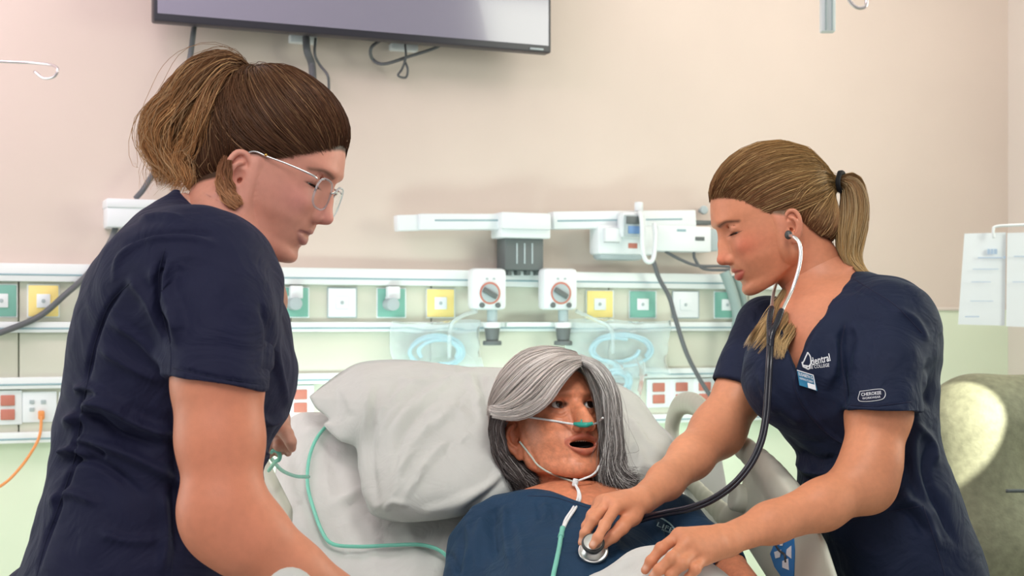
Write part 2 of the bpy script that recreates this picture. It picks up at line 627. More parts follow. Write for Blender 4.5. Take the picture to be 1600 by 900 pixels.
def hair_cols(n, K, root, tip, r, var=.25, light=None, lf=.2, power=1.0):
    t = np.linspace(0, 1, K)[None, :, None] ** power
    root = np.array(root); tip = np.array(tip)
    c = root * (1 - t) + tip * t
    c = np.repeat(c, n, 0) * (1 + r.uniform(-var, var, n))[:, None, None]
    if light is not None:
        m = r.uniform(0, 1, n) < lf
        c[m] = c[m] * .35 + np.array(light) * .65
    return np.clip(c, 0, 1)
M = {}
M['skin_pink'] = mat('skin pink', (.62, .36, .28), rough=.48, spec=.4, attr=True, sss=.06, bump=.08, bscale=700, noise=.04, nscale=90)
M['skin_tan'] = mat('skin tan', (.55, .28, .19), rough=.45, spec=.4, attr=True, sss=.05, bump=.08, bscale=700, noise=.05, nscale=120)
M['skin_rubber'] = mat('skin rubber', (.45, .20, .10), rough=.42, spec=.45, attr=True, sss=.06, bump=.25, bscale=330, noise=.14, nscale=110)
M['eye'] = mat('eye', (1, 1, 1), rough=.08, spec=.6, attr=True, coat=.6)
M['hair'] = mat('hair', (1, 1, 1), rough=.38, spec=.22, attr=True)


def fabric(name, color, rough=.75, weave=900, strength=.25, sheen=.3, noise=.08, tint=None, wrinkle=.75):
    m = bpy.data.materials.new(name)
    nt, N, L, b = nodes_of(m)
    b.inputs['Roughness'].default_value = rough
    b.inputs['Specular IOR Level'].default_value = .3
    b.inputs['Sheen Weight'].default_value = sheen
    b.inputs['Sheen Roughness'].default_value = .4
    if tint: b.inputs['Sheen Tint'].default_value = tuple(tint) + (1,)
    tc = N.new('ShaderNodeTexCoord')
    n = N.new('ShaderNodeTexNoise'); n.inputs['Scale'].default_value = 14; n.inputs['Detail'].default_value = 4
    L.new(tc.outputs['Object'], n.inputs['Vector'])
    r = N.new('ShaderNodeMapRange'); r.inputs['From Min'].default_value = .3; r.inputs['From Max'].default_value = .7
    r.inputs['To Min'].default_value = 1 - noise; r.inputs['To Max'].default_value = 1 + noise
    L.new(n.outputs['Fac'], r.inputs['Value'])
    mx = N.new('ShaderNodeVectorMath'); mx.operation = 'SCALE'; mx.inputs[0].default_value = tuple(color)
    L.new(r.outputs['Result'], mx.inputs['Scale']); L.new(mx.outputs['Vector'], b.inputs['Base Color'])
    w = N.new('ShaderNodeTexNoise'); w.inputs['Scale'].default_value = weave; w.inputs['Detail'].default_value = 2
    L.new(tc.outputs['Object'], w.inputs['Vector'])
    bp = N.new('ShaderNodeBump'); bp.inputs['Strength'].default_value = strength; bp.inputs['Distance'].default_value = .001
    L.new(w.outputs['Fac'], bp.inputs['Height'])
    # soft wrinkles of the cloth
    w2 = N.new('ShaderNodeTexNoise'); w2.inputs['Scale'].default_value = 11; w2.inputs['Detail'].default_value = 3; w2.inputs['Distortion'].default_value = 1.6
    L.new(tc.outputs['Object'], w2.inputs['Vector'])
    b2 = N.new('ShaderNodeBump'); b2.inputs['Strength'].default_value = wrinkle; b2.inputs['Distance'].default_value = .012
    L.new(w2.outputs['Fac'], b2.inputs['Height']); L.new(bp.outputs['Normal'], b2.inputs['Normal']); L.new(b2.outputs['Normal'], b.inputs['Normal'])
    return m


M['navy'] = fabric('navy scrub cloth', (.0080, .0090, .036), sheen=.05, tint=(.5, .6, 1))
M['navy_teal'] = fabric('navy teal scrub cloth', (.0055, .0110, .036), sheen=.05, tint=(.4, .7, 1))
M['blue_shirt'] = fabric('blue knit', (.007, .034, .078), sheen=.05, weave=500, tint=(.4, .8, 1))
M['sheet'] = fabric('white sheet', (.62, .62, .59), sheen=.1, rough=.8, noise=.03, weave=700, strength=.15, wrinkle=.45)
M['pillow'] = fabric('pillowcase', (.53, .54, .51), sheen=.1, rough=.8, noise=.03, weave=700, strength=.15, wrinkle=.45)
M['thread'] = mat('dark seam thread', (.008, .01, .035), rough=.8)
M['white_thread'] = mat('white thread', (.75, .75, .78), rough=.7)
M['clear'] = mat('clear acetate', (.85, .92, 1.0), rough=.05, trans=.85, ior=1.35)
M['lens'] = mat('lens glass', (1, 1, 1), rough=.0, trans=1.0, ior=1.05)
M['gold'] = mat('gold', (.75, .45, .12), rough=.25, metal=1)
M['steel'] = mat('brushed steel', (.62, .62, .60), rough=.3, metal=1)
M['silver_tube'] = mat('silver tube', (.80, .80, .80), rough=.22, metal=.85)
M['black_rubber'] = mat('black rubber', (.010, .010, .018), rough=.22, spec=.6)
M['grey_rubber'] = mat('grey rubber', (.05, .055, .055), rough=.4)
M['white_plastic'] = mat('white plastic', (.80, .82, .82), rough=.4)
M['teal_tube'] = mat('teal vinyl tube', (.30, .80, .64), rough=.15, trans=.35, ior=1.25)
M['clear_tube'] = mat('clear vinyl tube', (.75, .88, .80), rough=.15, trans=.35, ior=1.2)
M['teal_solid'] = mat('teal vinyl', (.03, .36, .28), rough=.3)
M['elastic'] = mat('black elastic', (.008, .008, .010), rough=.9)
# ---------------------------------------------------------------- the head
# local axes: x to the subject's right, y forward out of the face, z up; origin between the ears at eye level
def rot_head(fwd, up):
    f = np.asarray(fwd, float); f /= np.linalg.norm(f)
    u = np.asarray(up, float); u = u - f * (u @ f); u /= np.linalg.norm(u)
    x = np.cross(f, u)
    return np.stack([x, f, u], 1)


def ear_prims(side, c, tilt=.15, s=1.0, flare=.45):
    """ear on side (+1 right): list of (prim, k, op)"""
    c = np.asarray(c, float)
    # ear plane axes: e1 backward-outward, e2 up, n outward normal
    e1 = np.array([side * math.sin(flare), -math.cos(flare), 0]); e2 = np.array([0, -math.sin(tilt), math.cos(tilt)])
    n = np.cross(e1, e2); n = n if n[0] * side > 0 else -n
    def q(a, b, d=0): return c + s * (a * e1 + b * e2 + d * n)
    R = np.stack([e1, e2, n], 1)
    out = [(ell(q(.004, .004, -.001), (.015 * s, .027 * s, .0045 * s), R), .006, 'u')]
    out += [(ell(q(.000, -.021, 0), (.0085 * s, .012 * s, .0042 * s), R), .005, 'u')]
    rim = [q(-.008, .004, .001), q(-.011, .012, .003), q(-.008, .024, .004), q(.002, .031, .004), q(.013, .027, .0045), q(.0185, .014, .005), q(.0175, .000, .004), q(.013, -.012, .003), q(.007, -.022, .002)]
    rim = catmull(rim, 3)
    rr = np.interp(np.linspace(0, 1, len(rim)), [0, .15, .6, 1], [.0022, .0032, .0032, .0030]) * s
    out_rim = [(p, .0025, 'u') for p in chain(rim, rr)]
    concha = [(ell(q(.003, -.001, .007), (.0085 * s, .012 * s, .0075 * s), R), .003, 'c'),
              (ell(q(.000, .019, .006), (.009 * s, .006 * s, .004 * s), R), .003, 'c'),
              (ell(q(-.003, -.004, .0), (.0035 * s, .004 * s, .008 * s), R), .002, 'c')]
    anti = catmull([q(.004, -.014, .003), q(.010, -.006, .0045), q(.0115, .006, .005), q(.007, .015, .0045), q(.001, .019, .003)], 3)
    out_anti = [(p, .003, 'u') for p in chain(anti, np.full(len(anti), .0022 * s))]
    trag = [(ell(q(-.0085, -.004, .003), (.0035 * s, .0055 * s, .003 * s), R), .003, 'u')]
    return out + concha + out_rim + out_anti + trag


def build_head(h=.0013, prof=None, width=None, nose=None, mouth=None, eyes=None, ears=(0, -.02, -.018), neck=None, jaw=None, wrinkle=0.0, extra=(), skull=(0, -.015, .033, .0745, .098, .084), earscale=1.0, flare=.45, low=-.24):
    """returns V, F (local), masks dict"""
    pz = np.array(prof)[::-1]              # (z, y) rows, top to bottom -> ascending
    zc, yc = pz[:, 0], pz[:, 1]
    wz = np.array(width)[::-1]
    no = dict(tip=(.118, -.040), root=(.087, .004), w=1.0); no.update(nose or {})
    mo = dict(z=-.068, open=0.0, y=.0, hw=.024, thick=1.0); mo.update(mouth or {})
    ey = dict(open=.0015, oz=-.005, x=.0315, y=.0635, z=0.0, look=(0, 1, 0)); ey.update(eyes or {})
    F_ = Field((-.10, -.13, low), (.10, .14, .135), h)
    add = F_.add
    # volume: skull, face block, jaw
    add(ell(skull[:3], skull[3:]), .0)
    add(ell((0, .030, -.025), (.067, .085, .078)), .02)
    jw = dict(gx=.043, gy=.012, gz=-.068, r=.019, cx=.014, cz=-.100, cr=.017, cy=.083); jw.update(jaw or {})
    for s in (-1, 1):
        add(cap((s * jw['gx'], jw['gy'], jw['gz']), (s * jw['cx'], jw['cy'], jw['cz']), jw['r'], jw['cr']), .02)
        add(ell((s * .052, .035, -.038), (.017, .035, .030)), .02)
        add(cap((s * .050, .002, -.020), (s * jw['gx'], jw['gy'], jw['gz'] + .004), .019, jw['r'] - .004), .03)
    add(ell((0, .045, -.080), (.040, .048, .030)), .02)
    # front of the face as a height over (x, z)
    sl, X, Y, Z = F_.sub((-.1, -.02, -.16), (.1, .14, .135))
    base = smooth_interp(Z, zc, yc); w = smooth_interp(Z, wz[:, 0], wz[:, 1])
    ax = np.abs(X)
    u = np.clip(ax / w, 0, .985)
    fr = base - .078 * (1 - np.sqrt(1 - u ** 2.15))
    def g(x0, z0, sx, sz): return np.exp(-((ax - x0) / sx) ** 2 - ((Z - z0) / sz) ** 2)
    fr = fr - .0095 * g(ey['x'] - .003, ey['z'] + .000, .0155, .0115) + .0028 * g(.026, ey['z'] + .020, .020, .007) + .0040 * g(.041, ey['z'] - .030, .016, .014)
    fr = fr - .0022 * g(.030, -.058, .007, .012) * mo.get('naso', 1) + .0025 * g(.0, -.104, .014, .008) - .0028 * g(0, mo['z'] - .020 - mo['open'], .020, .006)
    fr = fr - .003 * g(.055, .02, .012, .02)
    d = (Y - fr) * .85
    F_.v[sl] = smax(F_.v[sl], d.astype(np.float32), .014)
    # nose
    ty, tz = no['tip']; ry, rz = no['root']; nw = no['w']
    add(cap((0, ry - .010, rz), (0, ty - .018, tz + .004), .0085, .0135 * nw), .010)
    add(cap((0, ry - .006, rz), (0, (ry + ty) / 2 - .0075 + no.get('hump', 0), (rz + tz) / 2 + .002), .0058, .0062 * nw), .006)
    add(cap((0, (ry + ty) / 2 - .0075 + no.get('hump', 0), (rz + tz) / 2 + .002), (0, ty - .009, tz + .001), .0062 * nw, .0082 * nw), .006)
    add(ell((0, ty - .0095, tz), (.0095 * nw, .0095, .0085)), .004)
    for s in (-1, 1):
        add(ell((s * .0115 * nw, ty - .021, tz - .0045), (.0065 * nw, .0105, .0075)), .004)
    add(cap((0, ty - .013, tz - .006), (0, ty - .026, tz - .010), .0038, .0042), .004)
    for s in (-1, 1):
        F_.cut(ell((s * .0065 * nw, ty - .0165, tz - .0115), (.0032 * nw, .0062, .0048)), .002)
    # lips
    mz, my, hw, op, th = mo['z'], mo['y'], mo['hw'], mo['open'], mo['thick']
    pm = float(np.interp(mz, zc, yc)) + my
    def curve(x, w_=float(np.interp(mz, wz[:, 0], wz[:, 1]))): return .078 * (1 - math.sqrt(1 - min(abs(x) / w_, .98) ** 2.15))
    up = [(x, pm - curve(x) + b, mz + zz + op * .25) for x, b, zz in ((-hw, -.0015, 0), (-hw * .6, .0005, .0028), (-hw * .22, .0022, .0052), (0, .0020, .0042), (hw * .22, .0022, .0052), (hw * .6, .0005, .0028), (hw, -.0015, 0))]
    lo = [(x, pm - curve(x) + b, mz + zz - op * (1 - (x / hw) ** 2)) for x, b, zz in ((-hw, -.002, -.001), (-hw * .62, -.0008, -.0052), (-hw * .25, .0005, -.0072), (0, .0006, -.0074), (hw * .25, .0005, -.0072), (hw * .62, -.0008, -.0052), (hw, -.002, -.001))]
    upc, loc = catmull(up, 3), catmull(lo, 3)
    tt = np.linspace(-1, 1, len(upc))
    lipu = chain(upc, (.0015 + .0017 * (1 - tt ** 2)) * th)
    lipl = chain(loc, (.0018 + .0026 * (1 - tt ** 2)) * th)
    add(lipu, .0035); add(lipl, .0035)
    if op > .004:
        F_.cut(ell((0, pm - .006, mz - op * .45), (hw * .86, .022, op * .55 + .001)), .003)
    else:
        line = catmull([(x, pm - curve(x) + .0045, mz - .0005 + zz) for x, zz in ((-hw - .001, .0002), (-hw * .5, .0008), (0, -.0002), (hw * .5, .0008), (hw + .001, .0002))], 4)
        F_.cut(chain(line, np.full(len(line), .0012 + op * .5)), .0022)
    # eyelids
    for s in (-1, 1):
        E = np.array([s * ey['x'], ey['y'], ey['z']])
        add(ell(E, (.0150, .0138, .0135)), .004)
        F_.cut(ell(E + (0, .012, ey['oz']), (.0135, .010, ey['open'])), .0015)
        F_.cut(ell(E, (.0122, .0122, .0122)), 0)
        # crease over the lid
        cr = catmull([E + (s * -.013, .0085, .003), E + (s * -.006, .0135, .0078), E + (s * .004, .0135, .0080), E + (s * .014, .0065, .0035)], 3)
        F_.cut(chain(cr, np.full(len(cr), .0008)), .0025)
    for p, k, op_ in extra: F_.add(p, k, op_)
    for s in (-1, 1):
        ew = .0735
        for p, k, op_ in ear_prims(s, (s * (ew + ears[0]), ears[1], ears[2]), s=earscale, flare=flare): F_.add(p, k, op_)
    if neck:
        for a, b, ra, rb, k in neck: F_.add(cap(a, b, ra, rb), k)
    V, Fc = F_.mesh(1)
    lip = np.full(len(V), 1.0)
    for p in lipu + lipl: lip = np.minimum(lip, ev(p, V))
    ax = np.abs(V[:, 0])
    brow = np.array([(.014, .0125), (.025, .0145), (.036, .0150), (.048, .0090)]) + (0, ey['z'])
    bd, bt = seg_dist(np.stack([ax, V[:, 2]], 1), catmull(brow, 5))
    masks = dict(lip=np.clip((.0026 - lip) / .0013, 0, 1) * (V[:, 1] > .05), brow=np.clip(1 - bd / .0042, 0, 1) * (V[:, 1] > .03),
                 cheek=np.exp(-((ax - .045) / .018) ** 2 - ((V[:, 2] + .032) / .02) ** 2) * (V[:, 1] > .02),
                 nose=np.exp(-((V[:, 0]) / .014) ** 2 - ((V[:, 2] - tz) / .012) ** 2) * (V[:, 1] > .09),
                 eye=np.exp(-((ax - ey['x']) / .016) ** 2 - ((V[:, 2] - ey['z']) / .010) ** 2) * (V[:, 1] > .05),
                 ear=np.clip((ax - .070) / .006, 0, 1) * (np.abs(V[:, 1] - ears[1]) < .03) * (np.abs(V[:, 2] - ears[2]) < .04),
                 lidline=np.clip(1 - np.abs(np.sqrt((ax - ey['x']) ** 2 / .0135 ** 2 + (V[:, 2] - ey['z'] - ey['oz']) ** 2 / max(ey['open'], .0012) ** 2) - 1) / .35, 0, 1) * (V[:, 1] > .06),
                 mouth=((ax < hw) & (np.abs(V[:, 2] - mz + op * .5) < op * .6 + .001) & (V[:, 1] < pm - .010) & (V[:, 1] > .03) & (op > .004)).astype(float))
    info = dict(E=[np.array([s * ey['x'], ey['y'], ey['z']]) for s in (-1, 1)], ey=ey, pm=pm, up=upc, lo=loc)
    return V, Fc, masks, info


def to_world(V, R, O): return V @ R.T + np.asarray(O)
def to_local(V, R, O): return (np.asarray(V) - np.asarray(O)) @ R


def paint(masks, base, lip, cheek, brow=None, eye=None, ear=None, V=None, blot=.05, seed=3):
    base = np.array(base); n = len(masks['lip'])
    c = np.repeat(base[None], n, 0) * (1 + blot * vnoise(V, 60, seed))[:, None]
    def mixin(m, col, a):
        nonlocal c
        w = np.clip(m * a, 0, 1)[:, None]; c = c * (1 - w) + np.array(col) * w
    mixin(masks['cheek'], cheek, .75); mixin(masks['nose'], cheek, .7)
    if eye is not None: mixin(masks['eye'], eye, .5)
    mixin(masks['ear'], cheek if ear is None else ear, .8)
    mixin(masks['lip'], lip, 1.0)
    mixin(masks['lidline'], (.06, .03, .025), .8)
    if brow is not None: mixin(masks['brow'], brow, .9)
    mixin(masks['mouth'], (.012, .006, .005), 1)
    return np.clip(c, 0, 1)


def eyeball(name, C, R, O, look, iris, parent, r=.0120):
    """eyeball with iris and pupil as vertex colours; look is the local gaze"""
    look = np.asarray(look, float); look /= np.linalg.norm(look)
    bm = bmesh.new(); bmesh.ops.create_uvsphere(bm, u_segments=40, v_segments=32, radius=r)
    me = bpy.data.meshes.new(name); bm.to_mesh(me); bm.free()
    V = np.zeros(len(me.vertices) * 3, np.float32); me.vertices.foreach_get('co', V); V = V.reshape(-1, 3)
    ref = rot_head(look, (0, 0, 1)); Vl = np.stack([V[:, 0], V[:, 2], V[:, 1]], 1) @ ref.T
    a = np.arccos(np.clip(Vl @ look / r, -1, 1))
    col = np.repeat(np.array([[.62, .58, .54]]), len(V), 0)
    col[a < .66] = iris; col[a < .32] = (.004, .004, .004)
    Vl = Vl + (a < .5)[:, None] * look * .0006 * 0
    W = to_world(Vl + C, R, O)
    me.vertices.foreach_set('co', W.astype(np.float32).ravel())
    at = me.attributes.new('Col', 'FLOAT_COLOR', 'POINT'); c4 = np.ones((len(V), 4), np.float32); c4[:, :3] = col
    at.data.foreach_set('color', c4.ravel())
    me.polygons.foreach_set('use_smooth', np.ones(len(me.polygons), bool)); me.materials.append(M['eye'])
    return link(bpy.data.objects.new(name, me), parent)


def shell_radius(prims, C, D, off=0.0, k=.01, r0=.03, r1=.16):
    """distance from C along directions D to the union of prims (grown by off)"""
    lo = np.full(D.shape[:-1], r0); hi = np.full(D.shape[:-1], r1)
    for _ in range(18):
        mid = (lo + hi) / 2; Q = C + D * mid[..., None]
        d = None
        for p in prims:
            e = p[0](Q[..., 0], Q[..., 1], Q[..., 2]); d = e if d is None else smin(d, e, k)
        ins = d < off
        lo = np.where(ins, mid, lo); hi = np.where(ins, hi, mid)
    return (lo + hi) / 2


def slerp(a, b, t):
    """unit vectors a, b (N,3), t (K,) -> (N,K,3)"""
    dot = np.clip((a * b).sum(-1), -.9999, .9999); th = np.arccos(dot)[:, None]
    return (np.sin((1 - t)[None] * th) / np.sin(th))[..., None] * a[:, None] + (np.sin(t[None] * th) / np.sin(th))[..., None] * b[:, None]


def unit(v): return v / (np.linalg.norm(v, axis=-1, keepdims=True) + 1e-12)


# ---------------------------------------------------------------- hands
def hand_prims(W, mcps, fingers, thumb, r=1.0, flat=None, palm_r=.0125):
    """W wrist centre; mcps: four knuckles; fingers: for each the PIP, DIP and tip; thumb: CMC, MCP, IP, tip"""
    out = []
    W = np.asarray(W, float)
    fr = [(.0105, .0093, .0083, .0070), (.0105, .0095, .0084, .0071), (.0100, .0090, .0079, .0067), (.0090, .0079, .0070, .0060)]
    mc = np.asarray(mcps, float)
    for i, m in enumerate(mc):
        out.append((cap(W + (m - W) * .12 + (mc[i] - mc.mean(0)) * .35, m, .0165 * r, palm_r * r), .012))
    for i in range(3):
        out.append((cap((mc[i] + mc[i + 1]) / 2, (mc[i] + mc[i + 1]) / 2 * .45 + W * .55, .0105 * r, .015 * r), .012))
    for i, f in enumerate(fingers):
        p = [mc[i]] + [np.asarray(q, float) for q in f]
        a = [q * r for q in fr[i]]
        for j in range(3): out.append((cap(p[j], p[j + 1], a[j], a[j + 1]), .0035 if j else .006))
        out.append((ell(p[1], (a[1] * 1.1,) * 3), .003)); out.append((ell(p[2], (a[2] * 1.07,) * 3), .003))
    t = [np.asarray(q, float) for q in thumb]
    ta = [.0150 * r, .0125 * r, .0108 * r, .0085 * r]
    for j in range(3): out.append((cap(t[j], t[j + 1], ta[j], ta[j + 1]), .010 if j == 0 else .004))
    out.append((cap(W, t[0], .017 * r, .015 * r), .012))
    return out


def pose_hand(W, d, n, side=1, s=1.0, curl=(.35, .4, .45, .5), spread=.10, thumb_out=.7):
    """joints of a relaxed hand: d to the fingertips, n out of the back of the hand, side: the thumb's side along d x n"""
    d = unit(np.asarray(d, float)); n = np.asarray(n, float); n = unit(n - d * (n @ d)); x = np.cross(d, n) * side
    W = np.asarray(W, float)
    mc = [W + s * (d * L + x * u + n * h) for L, u, h in ((.088, .030, .004), (.092, .009, .007), (.086, -.011, .005), (.078, -.029, .001))]
    ph = [(.042, .025, .020), (.046, .029, .021), (.043, .027, .021), (.034, .020, .018)]
    fs = []
    for i in range(4):
        sd = unit(d + x * spread * (1.5 - i) * .6); a = curl[i] * .6; p = mc[i]; f = []
        for k in range(3):
            dd = sd * math.cos(a) - n * math.sin(a); p = p + dd * ph[i][k] * s; f.append(p); a += curl[i]
        fs.append(f)
    c = W + s * (d * .022 + x * .026 - n * .008)
    td = unit(d * .75 + x * thumb_out - n * .35)
    th = [c, c + td * .043 * s]; td = unit(td + d * .35 - x * .12); th.append(th[-1] + td * .032 * s); th.append(th[-1] + unit(td - n * .15) * .024 * s)
    return mc, fs, th


def nails(F_list, r=.0058): pass


def skin_cols(V, base, warm, seed=5, blot=.05):
    c = np.repeat(np.array(base)[None], len(V), 0) * (1 + blot * vnoise(V, 45, seed))[:, None]
    w = np.clip(.25 + .35 * vnoise(V, 22, seed + 1), 0, .7)[:, None]
    return np.clip(c * (1 - w * .5) + np.array(warm) * w * .5, 0, 1)


def lashes(info, R, O, root, r, drop=.6, col=(.03, .015, .012)):
    """short lashes on the edge of the upper lids"""
    ey = info['ey']; L = []
    for E, s in zip(info['E'], (-1, 1)):
        for a in np.linspace(-.85, .85, 26):
            x = .0125 * math.sin(a); z = ey['oz'] + ey['open'] * math.cos(a) * .8
            p0 = E + np.array([x, math.sqrt(max(.0145 ** 2 - x * x - z * z, 1e-6)), z])
            d = unit(np.array([x * 22 + .25 * s, 1.0, -drop])); ln = r.uniform(.0045, .0075)
            L.append([p0 + d * ln * t + np.array([0, 0, .0028 * t * t]) for t in np.linspace(0, 1, 5)])
    L = np.array(L); n = len(L)
    return strands('eyelashes', to_world(L.reshape(-1, 3), R, O).reshape(n, 5, 3), np.full(n, .00022), np.repeat(np.array(col)[None, None], n, 0).repeat(5, 1), M['hair'], root)
# ================================================================ the room
WA = math.atan(.4266)
WT = np.array([math.cos(WA), math.sin(WA), 0]); WN = np.array([math.sin(WA), -math.cos(WA), 0])
W0 = np.array([0, 4.5, 0.0])
RW = np.stack([WT, -WN, np.array([0, 0, 1.0])], 1)      # columns: along the wall, into the wall, up


def W(px, py, off=0.0): return on_plane(px, py, W0 + WN * off, WN)
def WZ(px, z, off=0.0):
    p = W(px, 505, off); return np.array([p[0], p[1], z])


def wbox(name, l, t, r, b, depth, m, off=0.0, parent=None, bevel=.004):
    """box on the back wall from photo pixels left, top, right, bottom of its front face"""
    o = off + depth
    c = W((l + r) / 2, (t + b) / 2, o); w = np.linalg.norm(W(l, (t + b) / 2, o) - W(r, (t + b) / 2, o)); h = abs(W((l + r) / 2, t, o)[2] - W((l + r) / 2, b, o)[2])
    return box(name, c - WN * depth / 2, (w, depth, h), m, parent, RW, bevel)


def wdisc(name, px, py, rpx, depth, m, off=0.0, parent=None, bevel=.001):
    c = W(px, py, off + depth); r = rpx * c[1] / FPX
    return disc(name, c - WN * depth / 2, WN, r, depth, m, parent, bevel=bevel)


M['wall_paint'] = mat('beige wall paint', (.68, .595, .525), rough=.75, noise=.02, nscale=3)
M['wall_low'] = mat('lower wall paint with green bleed', (.74, .84, .66), rough=.75, noise=.02, nscale=3)  # lower wall is lighter; part of its green imitates coloured light bleed
M['panel'] = mat('cream headwall laminate', (.62, .63, .53), rough=.5, noise=.02, nscale=5)
M['rail_white'] = mat('white aluminium rail', (.80, .86, .86), rough=.3, spec=.6)
M['stripe'] = mat('blue-grey groove', (.30, .45, .50), rough=.5)
M['device'] = mat('white device plastic', (.80, .86, .88), rough=.4)
M['device_grey'] = mat('grey device plastic', (.42, .50, .52), rough=.5)
M['dark_grey'] = mat('dark grey plastic', (.13, .15, .15), rough=.5)
M['cable'] = mat('grey cable', (.12, .13, .14), rough=.5)
M['floor'] = mat('vinyl floor', (.45, .48, .42), rough=.35, noise=.05, nscale=6)
M['ceiling'] = mat('ceiling tile', (.85, .83, .80), rough=.8, noise=.03, nscale=40)
M['yellow'] = mat('yellow outlet plate', (.92, .76, .28), rough=.5)
M['green'] = mat('green outlet plate', (.20, .46, .38), rough=.5)
M['red'] = mat('red receptacle', (.55, .20, .15), rough=.5)
M['orange'] = mat('orange cord', (.80, .32, .10), rough=.4)
M['knob_black'] = mat('black knob', (.03, .03, .03), rough=.4)


def quad(name, pts, m, parent=None, kind=None):
    bm = bmesh.new(); bm.faces.new([bm.verts.new(tuple(p)) for p in pts])
    me = bpy.data.meshes.new(name); bm.to_mesh(me); bm.free(); me.materials.append(m)
    o = link(bpy.data.objects.new(name, me), parent)
    if kind: o['kind'] = kind
    return o


CN = W(1575, 505) * np.array([1, 1, 0])          # the corner of back wall and right wall
LFT = W0 + WT * (-4.0)
def slab(name, a, b, z0, z1, n, th, m):
    """wall slab between plan points a and b, thickness th behind the face (n points into the room)"""
    a = np.array(a); b = np.array(b); n = np.array(n)
    t = (b - a) / np.linalg.norm(b - a)
    R = np.stack([t, np.cross([0, 0, 1.0], t), [0, 0, 1.0]], 1)
    c = (a + b) / 2 - n * th / 2; c[2] = (z0 + z1) / 2
    o = box(name, c, (np.linalg.norm(b - a), th, z1 - z0), m, None, R, 0); o['kind'] = 'structure'
    return o
slab('wall_back', LFT, CN, 1.30, 2.8, WN, .12, M['wall_paint'])
slab('wall_back_lower', LFT, CN, 0, 1.30, WN, .12, M['wall_low'])
M['wall_side'] = mat('light side wall paint', (.74, .68, .62), rough=.75, noise=.02, nscale=3)
slab('wall_right', CN + WN * 3.0, CN - WN * .12, 0, 2.8, -WT, .12, M['wall_side'])
fl = quad('floor', [(-4.5, -1, 0), (5, -1, 0), (5, 7, 0), (-4.5, 7, 0)], M['floor'], kind='structure')
ce = quad('ceiling', [(-4.5, .5, 2.8), (-4.5, 7, 2.8), (5, 7, 2.8), (5, .5, 2.8)], M['ceiling'], kind='structure')
o = box('trim_1', (WZ(1480, 1.302) + WZ(1310, 1.302)) / 2 + WN * .004, (1.0, .008, .012), M['wall_side'], None, RW, .002); o['kind'] = 'structure'
for a_, b_ in ((LFT, CN),):
    c = (a_ + b_) / 2 + WN * .008
    o = box('baseboard_back', (c[0], c[1], .06), (np.linalg.norm(b_ - a_), .016, .12), M['device_grey'], None, RW, .003); o['kind'] = 'structure'

# ---- headwall with its rails
hw = thing('headwall_panel', 'long cream headwall unit with white rails, gas and power outlets behind the bed', 'headwall', (WZ(500, .92)))
s0, s1 = -3.0, float(np.dot(W(1290, 505) - W0, WT))
mid = W0 + WT * (s0 + s1) / 2
def strip(name, z, h, d, m, off=0.0): return box(name, mid + WN * (off + d / 2) + np.array([0, 0, z]), (s1 - s0, d, h), m, hw, RW, .003)
for z0, z1 in ((1.254, 1.366), (1.101, 1.224), (.951, 1.070)):
    # separate panel boards with joints
    edges = [s0, -2.05, -1.48, -.72, -.28, .33, .86, s1]
    for a_, b_ in zip(edges[:-1], edges[1:]):
        c = W0 + WT * (a_ + b_) / 2 + WN * .0125 + np.array([0, 0, (z0 + z1) / 2])
        box('panel_board', c, (b_ - a_ - .004, .025, z1 - z0), M['panel'], hw, RW, .002)
for z, h in ((1.389, .050), (1.239, .030), (1.086, .032), (.937, .030)):
    strip('rail', z, h, .045, M['rail_white'])
    strip('rail_stripe', z - h * .12, .006, .047, M['stripe'])  # bluish shadow on the rail, put in as a coloured strip


def outlet(px, py, kind, size=44):
    lab = {'yellow': 'yellow square medical outlet plate', 'green': 'green square medical outlet plate', 'white': 'plain white square outlet plate', 'red': 'white duplex power outlet with red receptacles'}[kind]
    t = thing('gas_outlet' if kind != 'red' else 'power_outlet', lab, 'outlet', W(px, py, .03))
    k = size / 2 * (4.5 / W(px, py)[1]) * 1.02
    fm = {'yellow': M['yellow'], 'green': M['green'], 'white': M['device'], 'red': M['device']}[kind]
    if kind == 'red':
        wbox('outlet_plate', px - k * .85, py - k, px + k * .85, py + k, .008, M['device'], .025, t)
        wbox('receptacle', px - k * .42, py - k * .72, px + k * .42, py - k * .10, .006, M['red'], .033, t, .006)
        wbox('receptacle', px - k * .42, py + k * .10, px + k * .42, py + k * .72, .006, M['red'], .033, t, .006)
    else:
        wbox('outlet_frame', px - k, py - k * 1.02, px + k, py + k * 1.02, .006, M['device_grey'] if kind == 'white' else M['device'], .025, t)
        wbox('outlet_plate', px - k * .92, py - k * .95, px + k * .92, py + k * .95, .006, fm, .031, t)
        wbox('socket', px - k * .42, py - k * .42, px + k * .42, py + k * .42, .004, M['device'], .037, t, .003)
        wdisc('port', px, py, k * .12, .003, M['device_grey'], .041, t)
    return t


